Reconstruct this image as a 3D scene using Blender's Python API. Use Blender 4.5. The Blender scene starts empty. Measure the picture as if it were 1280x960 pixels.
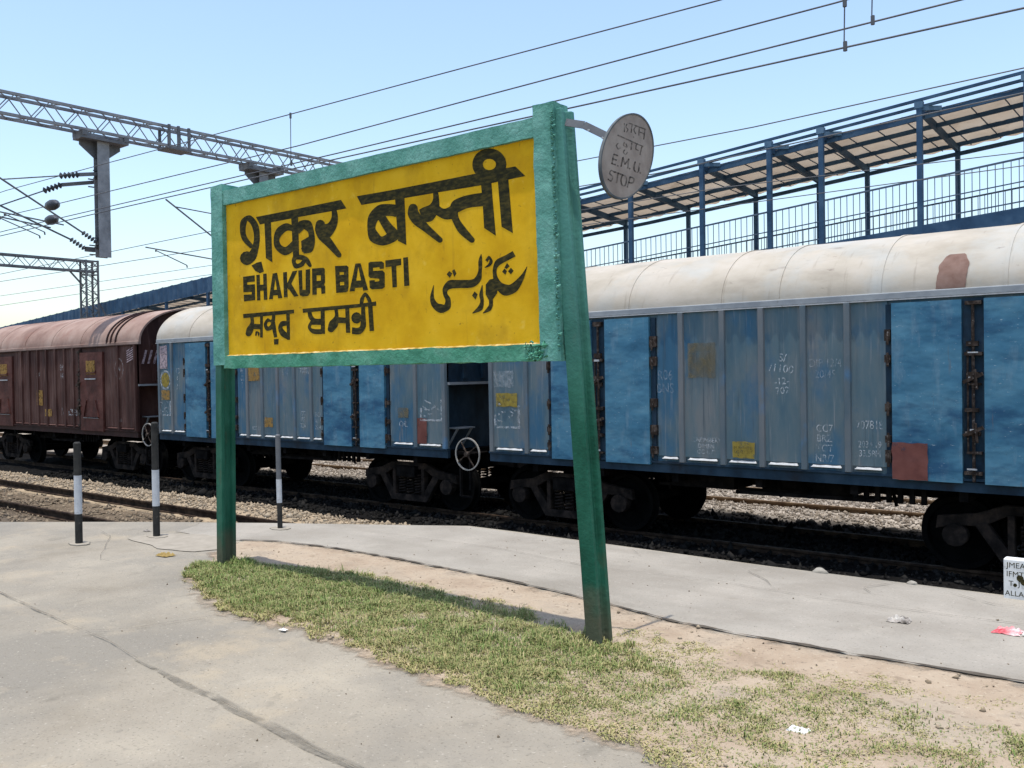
import bpy, bmesh, math, random
import numpy as np
from mathutils import Vector, Matrix, noise

# ------------------------------------------------------------------ camera, world, sun, exposure
S = bpy.context.scene
COL = S.collection
TH, PIT, ROL = math.radians(50.6), math.radians(-0.75), math.radians(0.85)
cam_d = bpy.data.cameras.new('camera')
cam = bpy.data.objects.new('camera', cam_d)
COL.objects.link(cam)
S.camera = cam
fw = Vector((-math.cos(TH) * math.cos(PIT), math.sin(TH) * math.cos(PIT), math.sin(PIT)))
r0 = Vector((math.sin(TH), math.cos(TH), 0))
u0 = r0.cross(fw)
up = u0 * math.cos(ROL) + r0 * math.sin(ROL)
rt = r0 * math.cos(ROL) - u0 * math.sin(ROL)
cam.matrix_world = Matrix(((rt.x, up.x, -fw.x, 0), (rt.y, up.y, -fw.y, 0), (rt.z, up.z, -fw.z, 1.6), (0, 0, 0, 1)))
cam_d.sensor_width = 36
cam_d.lens = 1150 / 1280 * 36
cam_d.clip_start = 0.05
cam_d.clip_end = 5000

SUN_TILT = math.radians(5.2)
sun_dir = Vector((0.02, -math.sin(SUN_TILT), math.cos(SUN_TILT))).normalized()
W = bpy.data.worlds.new('World')
S.world = W
W.use_nodes = True
wn = W.node_tree.nodes
bg = wn['Background']
sky = wn.new('ShaderNodeTexSky')
sky.sky_type = 'NISHITA'
sky.sun_disc = False
sky.sun_elevation = math.asin(sun_dir.z)
sky.sun_rotation = math.pi
sky.altitude = 200
sky.air_density = 1.25
sky.dust_density = 1.8
sky.ozone_density = 1.6
W.node_tree.links.new(sky.outputs[0], bg.inputs[0])
bg.inputs[1].default_value = 0.15

sd = bpy.data.lights.new('sun', 'SUN')
sd.energy = 3.0
sd.angle = math.radians(0.5)
sd.color = (1.0, 0.95, 0.87)
so = bpy.data.objects.new('sun', sd)
so.rotation_euler = sun_dir.to_track_quat('Z', 'Y').to_euler()
COL.objects.link(so)

S.view_settings.view_transform = 'Standard'
S.view_settings.look = 'None'
S.view_settings.gamma = 1
S.view_settings.exposure = 0.72
S.view_settings.use_curve_mapping = False
S.cycles.max_bounces = 8
S.cycles.transparent_max_bounces = 12

rng = random.Random(7)
nrg = np.random.default_rng(5)

# ------------------------------------------------------------------ helpers
def tag(o, label=None, cat=None, group=None, kind=None):
    if label: o['label'] = label
    if cat: o['category'] = cat
    if group: o['group'] = group
    if kind: o['kind'] = kind
    return o

def empty(name, loc=(0, 0, 0), parent=None):
    o = bpy.data.objects.new(name, None)
    o.location = loc
    o.empty_display_size = 0.2
    COL.objects.link(o)
    if parent: o.parent = parent
    return o

class MB:
    def __init__(s): s.v, s.f = [], []
    def add(s, vs, fs):
        n = len(s.v)
        s.v += [tuple(p) for p in vs]
        s.f += [tuple(n + i for i in f) for f in fs]
    def box(s, x0, x1, y0, y1, z0, z1):
        s.add([(x0, y0, z0), (x1, y0, z0), (x1, y1, z0), (x0, y1, z0), (x0, y0, z1), (x1, y0, z1), (x1, y1, z1), (x0, y1, z1)],
              [(3, 2, 1, 0), (4, 5, 6, 7), (0, 1, 5, 4), (1, 2, 6, 5), (2, 3, 7, 6), (3, 0, 4, 7)])
    def hexa(s, b, t):           # 4 bottom points, 4 top points
        s.add(list(b) + list(t), [(3, 2, 1, 0), (4, 5, 6, 7), (0, 1, 5, 4), (1, 2, 6, 5), (2, 3, 7, 6), (3, 0, 4, 7)])
    def bar(s, p, q, w, h=None, upv=(0, 0, 1)):
        p, q = Vector(p), Vector(q)
        h = h or w
        d = (q - p).normalized()
        u = Vector(upv)
        if abs(d.dot(u)) > .98: u = Vector((0, 1, 0))
        a = d.cross(u).normalized() * w / 2
        b = a.cross(d).normalized() * h / 2
        s.hexa([p - a - b, p + a - b, p + a + b, p - a + b], [q - a - b, q + a - b, q + a + b, q - a + b])
    def tube(s, pts, r, n=8, caps=True):
        pts = [Vector(p) for p in pts]
        rs = r if isinstance(r, (list, tuple)) else [r] * len(pts)
        base = len(s.v)
        ref = None
        for i, p in enumerate(pts):
            d = (pts[min(i + 1, len(pts) - 1)] - pts[max(i - 1, 0)]).normalized()
            if ref is None or abs(ref.dot(d)) > .99:
                ref = Vector((0, 0, 1)) if abs(d.z) < .9 else Vector((1, 0, 0))
            a = d.cross(ref).normalized()
            b = d.cross(a)
            ref = a.cross(d) * 1.0 if False else ref
            for k in range(n):
                t = 2 * math.pi * k / n
                s.v.append(tuple(p + a * math.cos(t) * rs[i] + b * math.sin(t) * rs[i]))
        for i in range(len(pts) - 1):
            for k in range(n):
                k2 = (k + 1) % n
                s.f.append((base + i * n + k, base + i * n + k2, base + (i + 1) * n + k2, base + (i + 1) * n + k))
        if caps:
            s.f.append(tuple(base + k for k in range(n)))
            s.f.append(tuple(base + (len(pts) - 1) * n + k for k in range(n - 1, -1, -1)))
    def prism(s, poly, axis, a, b):
        def m(p, c):
            return {'x': (c, p[0], p[1]), 'y': (p[0], c, p[1]), 'z': (p[0], p[1], c)}[axis]
        n = len(poly)
        s.add([m(p, a) for p in poly] + [m(p, b) for p in poly],
              [tuple(range(n)), tuple(range(2 * n - 1, n - 1, -1))] + [(i, (i + 1) % n, n + (i + 1) % n, n + i) for i in range(n)])
    def lathe(s, prof, n, m):    # prof: (radius, along); m: function (along, ca*r, sa*r) -> point
        base = len(s.v)
        for r, a in prof:
            for k in range(n):
                t = 2 * math.pi * k / n
                s.v.append(tuple(m(a, r * math.cos(t), r * math.sin(t))))
        for i in range(len(prof) - 1):
            for k in range(n):
                k2 = (k + 1) % n
                s.f.append((base + i * n + k, base + i * n + k2, base + (i + 1) * n + k2, base + (i + 1) * n + k))
    def grid(s, fn, nu, nv):
        base = len(s.v)
        for j in range(nv + 1):
            for i in range(nu + 1):
                s.v.append(tuple(fn(i / nu, j / nv)))
        for j in range(nv):
            for i in range(nu):
                k = base + j * (nu + 1) + i
                s.f.append((k, k + 1, k + nu + 2, k + nu + 1))
    def build(s, name, material, parent=None, smooth=False, bevel=0, loc=None, fixn=True):
        me = bpy.data.meshes.new(name)
        me.from_pydata(s.v, [], s.f)
        if fixn:
            bm = bmesh.new(); bm.from_mesh(me)
            bmesh.ops.recalc_face_normals(bm, faces=bm.faces)
            bm.to_mesh(me); bm.free()
        if smooth:
            me.polygons.foreach_set('use_smooth', [True] * len(me.polygons))
            try: me.set_sharp_from_angle(angle=math.radians(40))
            except Exception: pass
        me.materials.append(material)
        o = bpy.data.objects.new(name, me)
        COL.objects.link(o)
        if parent: o.parent = parent
        if loc: o.location = loc
        if bevel:
            md = o.modifiers.new('bevel', 'BEVEL'); md.width = bevel; md.segments = 2; md.limit_method = 'ANGLE'
        return o

def pip(x, y, poly):
    inside = np.zeros(np.shape(x), bool)
    n = len(poly)
    for i in range(n):
        x0, y0 = poly[i]; x1, y1 = poly[(i + 1) % n]
        c = ((y0 > y) != (y1 > y)) & (x < (x1 - x0) * (y - y0) / ((y1 - y0) or 1e-9) + x0)
        inside ^= c
    return inside

def np_mesh(name, V, F, material, smooth=False):
    me = bpy.data.meshes.new(name)
    me.vertices.add(len(V)); me.vertices.foreach_set('co', V.astype(np.float32).ravel())
    k = F.shape[1]
    me.loops.add(F.size); me.loops.foreach_set('vertex_index', F.astype(np.int32).ravel())
    me.polygons.add(len(F))
    me.polygons.foreach_set('loop_start', np.arange(0, F.size, k, dtype=np.int32))
    me.polygons.foreach_set('loop_total', np.full(len(F), k, np.int32))
    if smooth: me.polygons.foreach_set('use_smooth', [True] * len(F))
    me.update(calc_edges=True); me.validate()
    me.materials.append(material)
    o = bpy.data.objects.new(name, me); COL.objects.link(o)
    return o

def text_mesh(body, size, spacing=1.0):
    cu = bpy.data.curves.new('text', 'FONT')
    cu.body = body; cu.size = size; cu.align_x = 'CENTER'; cu.align_y = 'CENTER'; cu.space_character = spacing; cu.resolution_u = 3
    cu.space_line = .95
    o = bpy.data.objects.new('text', cu); COL.objects.link(o)
    dg = bpy.context.evaluated_depsgraph_get()
    me = bpy.data.meshes.new_from_object(o.evaluated_get(dg))
    bpy.data.objects.remove(o); bpy.data.curves.remove(cu)
    return me

# ------------------------------------------------------------------ materials
def mat(name, cols, scale=4, rough=.8, stretch=(1, 1, 1), detail=8, lo=.35, hi=.65, spots=(), bump=0, bscale=40, bdetail=4, metal=0, bstretch=(1, 1, 1), alpha=None, distort=0, spec=.3):
    m = bpy.data.materials.new(name)
    m.use_nodes = True
    nt = m.node_tree; N = nt.nodes; L = nt.links
    b = N['Principled BSDF']
    b.inputs['Roughness'].default_value = rough
    b.inputs['Metallic'].default_value = metal
    b.inputs['Specular IOR Level'].default_value = spec * .6
    tc = N.new('ShaderNodeTexCoord')
    def nz(sc, st, det, dis=0, off=0):
        mp = N.new('ShaderNodeMapping'); mp.inputs['Scale'].default_value = st
        mp.inputs['Location'].default_value = (off, off * .7, off * .3)
        L.new(tc.outputs['Object'], mp.inputs[0])
        n = N.new('ShaderNodeTexNoise'); n.inputs['Scale'].default_value = sc; n.inputs['Detail'].default_value = det
        n.inputs['Distortion'].default_value = dis
        n.inputs['Roughness'].default_value = .6
        L.new(mp.outputs[0], n.inputs[0])
        return n.outputs['Fac']
    r = N.new('ShaderNodeValToRGB')
    e = r.color_ramp.elements
    k = len(cols)
    while len(e) < k: e.new(.5)
    for i, c in enumerate(cols):
        e[i].position = lo + (hi - lo) * (i / max(k - 1, 1))
        e[i].color = (*c, 1)
    L.new(nz(scale, stretch, detail, distort), r.inputs[0])
    out = r.outputs[0]
    for i, sp in enumerate(spots):       # (colour, scale, stretch, lo, hi, strength)
        c, sc, st, l2, h2, amt = sp
        mr = N.new('ShaderNodeMapRange'); mr.inputs['From Min'].default_value = l2; mr.inputs['From Max'].default_value = h2
        mr.inputs['To Max'].default_value = amt
        L.new(nz(sc, st, 7, 0, 3.7 * (i + 1)), mr.inputs[0])
        mx = N.new('ShaderNodeMix'); mx.data_type = 'RGBA'
        L.new(mr.outputs[0], mx.inputs['Factor']); L.new(out, mx.inputs['A']); mx.inputs['B'].default_value = (*c, 1)
        out = mx.outputs['Result']
    L.new(out, b.inputs['Base Color'])
    if bump:
        bp = N.new('ShaderNodeBump'); bp.inputs['Strength'].default_value = 1; bp.inputs['Distance'].default_value = bump
        L.new(nz(bscale, bstretch, bdetail, 0, 11), bp.inputs['Height'])
        L.new(bp.outputs[0], b.inputs['Normal'])
    if alpha:                            # worn paint: (scale, lo, hi, max)
        mr = N.new('ShaderNodeMapRange'); mr.inputs['From Min'].default_value = alpha[1]; mr.inputs['From Max'].default_value = alpha[2]
        mr.inputs['To Max'].default_value = alpha[3]
        L.new(nz(alpha[0], (1, 1, 1), 5, 0, 5), mr.inputs[0])
        L.new(mr.outputs[0], b.inputs['Alpha'])
    m['out'] = 1
    return m

def base_link(m):
    """node tree, principled node and the socket that now feeds its base colour"""
    b = m.node_tree.nodes['Principled BSDF']
    return m.node_tree, b, b.inputs['Base Color'].links[0].from_socket

def island_colour(m, cols):
    nt = m.node_tree; N = nt.nodes
    g = N.new('ShaderNodeNewGeometry'); r = N.new('ShaderNodeValToRGB')
    e = r.color_ramp.elements
    while len(e) < len(cols): e.new(.5)
    for i, c in enumerate(cols):
        e[i].position = i / (len(cols) - 1); e[i].color = (*c, 1)
    nt.links.new(g.outputs['Random Per Island'], r.inputs[0])
    nt.links.new(r.outputs[0], N['Principled BSDF'].inputs['Base Color'])
    return m

M = {}
M['asphalt'] = mat('worn_concrete_paving', [(.20, .174, .134), (.247, .219, .174), (.278, .248, .198), (.325, .288, .226)], 1.1, .95, detail=12, lo=.3, hi=.7,
                   spots=[((.19, .175, .148), .55, (1, 1, 1), .47, .62, .8), ((.34, .285, .205), 1.7, (1, 1, 1), .56, .70, .6), ((.15, .135, .108), 3.4, (1.6, 1, 1), .60, .72, .55), ((.125, .11, .085), 70, (1, 1, 1), .57, .68, .7), ((.42, .385, .325), 42, (1, 1, 1), .61, .70, .6), ((.16, .145, .12), 14, (1, 1, 1), .60, .72, .45)], bump=.004, bscale=70, bdetail=8)
M['paving'] = mat('pale_edge_paving', [(.235, .212, .178), (.27, .247, .21), (.31, .282, .24)], 1.4, .95, detail=12,
                  spots=[((.185, .165, .135), .8, (.5, 1.5, 1), .5, .7, .6), ((.34, .31, .26), 2.6, (1, 1, 1), .6, .74, .5), ((.14, .125, .10), 60, (1, 1, 1), .57, .68, .65), ((.42, .39, .34), 40, (1, 1, 1), .62, .71, .5), ((.20, .175, .14), 9, (1, 1, 1), .60, .73, .45)], bump=.003, bscale=80, bdetail=8)
M['dirt'] = mat('dry_sandy_dirt', [(.245, .185, .13), (.31, .24, .172), (.35, .28, .205), (.28, .228, .172)], 2.1, 1, detail=12, lo=.3, hi=.7,
                spots=[((.30, .25, .19), .9, (1, 1, 1), .52, .62, .7), ((.14, .105, .075), 30, (1, 1, 1), .58, .67, .7), ((.44, .38, .29), 45, (1, 1, 1), .60, .69, .6), ((.19, .145, .10), 8, (1, 1, 1), .60, .70, .6)], bump=.012, bscale=28, bdetail=10)
M['crack'] = mat('dark_crack', [(.085, .07, .052), (.14, .12, .095), (.19, .165, .13)], 9, 1, alpha=(11, .3, .58, .7))
M['kerb'] = mat('dark_joint', [(.055, .045, .035), (.10, .085, .066)], 12, 1)
M['seam'] = mat('tar_seam', [(.17, .153, .124), (.215, .195, .16)], 7, 1, alpha=(9, .36, .62, .7))
M['slabpale'] = mat('pale_cement', [(.245, .218, .176), (.30, .268, .22)], 8, .95)
M['concrete'] = mat('old_concrete', [(.2, .18, .15), (.32, .3, .26)], 3, .95, bump=.004)
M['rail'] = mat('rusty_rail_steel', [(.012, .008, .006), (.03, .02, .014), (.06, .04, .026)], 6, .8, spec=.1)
M['rail_sunlit'] = mat('sunlit_rust_rail', [(.07, .042, .025), (.13, .085, .05), (.20, .14, .085)], 6, .8, spec=.1)  # lighter copy of the rail steel; sunlight is put into its colour
M['stone'] = island_colour(mat('ballast_stone', [(.3, .3, .3), (.4, .4, .4)], rough=.95), [(.15, .125, .10), (.28, .24, .20), (.21, .18, .15), (.36, .32, .275), (.11, .09, .07), (.28, .235, .185)])
M['stone_tan'] = island_colour(mat('tan_stone', [(.3, .3, .3), (.4, .4, .4)], rough=.95), [(.20, .155, .105), (.30, .24, .17), (.25, .20, .14), (.36, .30, .22)])
M['stone_brown'] = island_colour(mat('earthy_stone', [(.3, .3, .3), (.4, .4, .4)], rough=.95), [(.10, .075, .05), (.17, .13, .09), (.24, .19, .13), (.08, .065, .05)])
M['stone_black'] = island_colour(mat('near_black_stone', [(.3, .3, .3), (.4, .4, .4)], rough=.95, spec=.03), [(.005, .005, .005), (.010, .010, .0095), (.022, .021, .02), (.007, .007, .007)])
M['teal'] = mat('weathered_teal_paint', [(.07, .225, .175), (.11, .295, .238), (.16, .36, .30)], 5, .75, detail=10,
                spots=[((.05, .19, .14), 22, (1, 1, 1), .58, .68, .6), ((.30, .50, .43), 60, (1, 1, 1), .66, .73, .55), ((.03, .08, .06), 34, (1, 1, 1), .69, .73, .7)], bump=.012, bscale=26, bdetail=9)
M['teal_low'] = mat('green_plaster_paint', [(.05, .205, .125), (.075, .265, .17), (.12, .32, .22)], 6, .75, detail=10,
                    spots=[((.02, .12, .07), 22, (1, 1, 1), .58, .68, .6), ((.25, .47, .36), 55, (1, 1, 1), .66, .73, .5)], bump=.012, bscale=26, bdetail=9)
M['yellow'] = mat('faded_yellow_paint', [(.56, .305, .010), (.65, .375, .013), (.71, .425, .022)], 3, .75, detail=10, spec=.1,
                  spots=[((.40, .22, .015), 3.2, (1, 1, .8), .52, .70, .6), ((.24, .135, .018), 26, (1, 1, 1), .63, .71, .7), ((.78, .55, .10), 13, (1, 1, 1), .62, .74, .45), ((.33, .17, .02), 9, (2, 1, .25), .62, .74, .5)], bump=.0015, bscale=14, bdetail=6)
M['cream'] = mat('ledge_highlight_cream', [(.30, .18, .03), (.46, .33, .11), (.60, .48, .26)], 14, .85, bump=.008, bscale=50)
M['letter'] = mat('brushed_black_paint', [(.020, .019, .011), (.034, .031, .013), (.075, .058, .018)], 22, .7, detail=6, stretch=(1, 1, 2.5), spec=.1)
M['letter_faint'] = mat('faded_black_paint', [(.04, .035, .03), (.08, .07, .06)], 9, .9, alpha=(30, .3, .6, .75))
M['disc'] = mat('grey_sign_paint', [(.235, .195, .165), (.285, .24, .205), (.325, .28, .24)], 9, .8, spots=[((.22, .19, .16), 16, (1, 1, 1), .6, .72, .5)])
M['discrim'] = mat('sign_rim_paint', [(.06, .07, .075), (.13, .14, .14)], 9, .7)
M['galv'] = mat('galvanised_steel', [(.16, .165, .175), (.22, .226, .236), (.28, .285, .295)], 3, .6, metal=.2, detail=8)
M['galv_dark'] = mat('dull_steel', [(.10, .106, .116), (.16, .166, .176)], 4, .6, metal=.2)
M['insul'] = mat('brown_porcelain', [(.035, .04, .05), (.07, .075, .085)], 6, .4)
M['wire'] = mat('weathered_copper_wire', [(.07, .075, .085), (.12, .125, .135)], 2, .6)
M['navy'] = mat('dark_blue_steel_paint', [(.022, .055, .105), (.034, .080, .145), (.055, .11, .18)], 2, .6, detail=8, spots=[((.10, .13, .16), 6, (1, 1, 1), .62, .75, .4)])
M['navy_light'] = mat('pale_blue_steel_paint', [(.065, .13, .205), (.11, .185, .265)], 3, .6)
M['beige'] = mat('beige_roof_sheet', [(.55, .44, .33), (.64, .53, .41), (.70, .60, .48)], .8, .8, detail=6, spots=[((.22, .15, .09), 1.2, (1, 1, 1), .6, .75, .5)])
M['bollard_black'] = mat('bollard_black_paint', [(.018, .018, .017), (.04, .038, .034)], 12, .7, spots=[((.10, .085, .07), 25, (1, 1, 1), .62, .7, .6)])
M['bollard_white'] = mat('bollard_white_paint', [(.40, .41, .43), (.55, .56, .57)], 10, .7, spots=[((.2, .19, .18), 22, (1, 1, 1), .6, .7, .6)])
# wagons
M['blue_side'] = mat('faded_grey_blue_paint', [(.058, .115, .155), (.085, .14, .168), (.115, .158, .176), (.155, .173, .178)], 1.3, .7, stretch=(1.6, 1, .55), detail=9, lo=.32, hi=.66,
                     spots=[((.032, .115, .20), 1.5, (1, 1, .55), .50, .63, .8), ((.26, .265, .27), 10, (2.2, 1, .12), .56, .72, .5), ((.04, .065, .085), 9, (2.5, 1, .1), .58, .72, .6), ((.27, .19, .12), 3.1, (2, 1, .35), .66, .76, .55)], bump=.002, bscale=14, bstretch=(3, 1, .3))
M['blue_rib'] = mat('bleached_rib_paint', [(.085, .125, .15), (.125, .15, .165), (.165, .175, .18)], 2.2, .7, stretch=(1, 1, .4),
                    spots=[((.07, .20, .36), 2.5, (1, 1, .6), .56, .7, .6), ((.28, .2, .14), 5, (2, 1, .3), .64, .74, .6)])
M['blue_door'] = mat('bright_blue_door_paint', [(.030, .108, .18), (.046, .152, .24), (.068, .192, .28), (.105, .225, .30)], 2.0, .6, stretch=(.6, 1, 1.1), detail=11, lo=.30, hi=.70,
                     spots=[((.19, .28, .34), 5, (1.4, 1, .35), .56, .74, .55), ((.016, .066, .14), 2.6, (.5, 1, 1.2), .52, .66, .8), ((.36, .44, .48), 30, (.6, 1, 1.6), .65, .72, .7), ((.035, .03, .028), 26, (1, 1, 1), .68, .73, .8), ((.16, .105, .075), 7, (2.2, 1, .2), .64, .74, .5)], bump=.010, bscale=4.5, bstretch=(.8, 1, 1.2), bdetail=2)
M['blue_dark'] = mat('grimy_dark_blue_paint', [(.008, .020, .034), (.014, .036, .060), (.026, .052, .08)], 3, .7, stretch=(1, 1, .7), spots=[((.015, .012, .01), 2, (1, 1, 1), .55, .7, .6)])
M['roof_white'] = mat('dusty_cream_roof_paint', [(.32, .285, .23), (.385, .345, .285), (.43, .39, .335)], 1.2, .7, stretch=(.8, 1.2, 1.2), detail=10,
                      spots=[((.24, .21, .17), 1.7, (.5, 1.6, 1.6), .56, .76, .6), ((.37, .40, .40), .8, (1, 1, 1), .50, .68, .6), ((.17, .14, .12), 12, (.5, 1, 1), .66, .74, .6), ((.14, .12, .11), 2.2, (.4, 1.5, 1), .66, .75, .7), ((.22, .19, .155), 4, (3.2, .5, .3), .60, .74, .55)], bump=.006, bscale=2.5)
M['roof_red'] = mat('dusty_maroon_roof_paint', [(.20, .125, .10), (.28, .19, .155), (.34, .25, .21)], 1.2, .75, detail=10, spots=[((.2, .09, .065), 2, (1, 1, 1), .56, .74, .6)], bump=.006, bscale=2.5)
M['red_side'] = mat('faded_maroon_paint', [(.040, .017, .014), (.068, .030, .024), (.105, .056, .046)], 1.6, .7, stretch=(1.4, 1, .5), detail=9,
                    spots=[((.26, .15, .125), 7, (2, 1, .15), .58, .74, .5), ((.03, .013, .011), 3, (1.5, 1, .3), .58, .72, .6)], bump=.002, bscale=14, bstretch=(3, 1, .3))
M['red_door'] = mat('maroon_door_paint', [(.055, .018, .014), (.085, .028, .022), (.11, .042, .033)], 2.2, .65, detail=9, spots=[((.04, .015, .012), 5, (1, 1, .5), .6, .72, .6)], bump=.015, bscale=6)
M['red_dark'] = mat('grimy_dark_maroon_paint', [(.02, .009, .008), (.045, .018, .015)], 3, .7)
M['grime'] = mat('sooty_steel', [(.003, .003, .003), (.007, .0065, .0065), (.014, .0125, .012)], 5, .9, spec=.04, spots=[((.030, .020, .016), 7, (1, 1, 1), .62, .75, .5)])
M['bogie_iron'] = mat('brake_dusted_iron', [(.008, .007, .0065), (.020, .016, .014), (.042, .031, .025)], 6, .9, spec=.08)
M['rail_paint'] = mat('chalky_blue_rail_paint', [(.06, .09, .135), (.10, .135, .18)], 4, .7)
M['wheel'] = mat('sooty_wheel_steel', [(.003, .003, .003), (.006, .006, .006)], 8, .9, spec=.04)
M['trim_grey'] = mat('grey_gutter_paint', [(.22, .24, .26), (.32, .34, .35)], 3, .7, spots=[((.12, .09, .07), 9, (1, 1, 1), .62, .72, .5)])
M['lip_white'] = mat('chalky_white_and_glint', [(.34, .35, .36), (.48, .49, .49)], 12, .8, spots=[((.2, .2, .2), 14, (1, 1, 1), .58, .68, .7)])
M['rustmetal'] = mat('rusty_fitting', [(.014, .010, .008), (.035, .024, .018), (.085, .066, .055)], 14, .8, spots=[((.34, .31, .29), 30, (1, 1, 1), .62, .7, .7)])
M['mark_white'] = mat('worn_white_stencil', [(.55, .58, .60), (.72, .73, .74)], 12, .8, alpha=(16, .38, .66, .62))
M['mark_chalk'] = mat('chalk_scrawl', [(.62, .66, .69), (.74, .77, .78)], 12, .9, alpha=(26, .36, .64, .68))
M['mark_faint'] = mat('ghost_stencil', [(.42, .45, .47), (.55, .57, .59)], 12, .8, alpha=(14, .36, .66, .38))
M['mark_yellow'] = mat('worn_yellow_stencil', [(.24, .175, .03), (.34, .26, .05)], 14, .8, alpha=(11, .2, .5, .9))
M['mark_orange'] = mat('worn_ochre_stencil', [(.27, .155, .04), (.35, .21, .06)], 14, .8, alpha=(11, .25, .5, .85))
M['mark_olive'] = mat('olive_brown_patch', [(.13, .11, .06), (.19, .16, .10)], 6, .85, stretch=(3, 1, .4), alpha=(5, .3, .62, .8))
M['mark_red'] = mat('red_primer_patch', [(.13, .045, .036), (.20, .075, .06)], 4, .8, alpha=(6, .15, .4, .92))
M['mark_rust'] = mat('rust_primer', [(.155, .09, .07), (.215, .14, .115)], 7, .85, detail=10)
M['mark_pink'] = mat('faded_pink_stripe', [(.42, .31, .33), (.52, .42, .44)], 12, .8, alpha=(14, .3, .55, .85))
M['mark_text'] = mat('dark_stencil', [(.04, .035, .02), (.08, .07, .03)], 12, .8, alpha=(18, .35, .6, .8))
M['whitepaint'] = mat('whitewash', [(.55, .55, .54), (.72, .72, .70)], 9, .85, spots=[((.3, .29, .27), 14, (1, 1, 1), .62, .72, .6)])
M['litter_white'] = mat('dirty_paper', [(.6, .58, .54), (.78, .77, .74)], 12, .8)
M['litter_dark'] = mat('grimy_cloth', [(.07, .06, .05), (.3, .27, .24), (.5, .47, .42)], 14, .9)
M['litter_red'] = mat('red_white_plastic', [(.5, .05, .07), (.6, .3, .3), (.75, .72, .7)], 9, .5)
M['leaf'] = mat('dry_leaf', [(.2, .13, .04), (.33, .24, .09)], 9, .9)
M['handwheel'] = mat('bare_steel_rim', [(.24, .225, .20), (.36, .34, .31)], 8, .5)

def add_translucent(m, amt):
    nt = m.node_tree; N = nt.nodes; L = nt.links
    b = N['Principled BSDF']; out = N['Material Output']
    t = N.new('ShaderNodeBsdfTranslucent'); mx = N.new('ShaderNodeMixShader'); mx.inputs[0].default_value = amt
    L.new(b.inputs['Base Color'].links[0].from_socket, t.inputs[0])
    L.new(b.outputs[0], mx.inputs[1]); L.new(t.outputs[0], mx.inputs[2]); L.new(mx.outputs[0], out.inputs[0])
add_translucent(M['beige'], .23)                      # thin fibre sheet that glows a little in the sun
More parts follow.
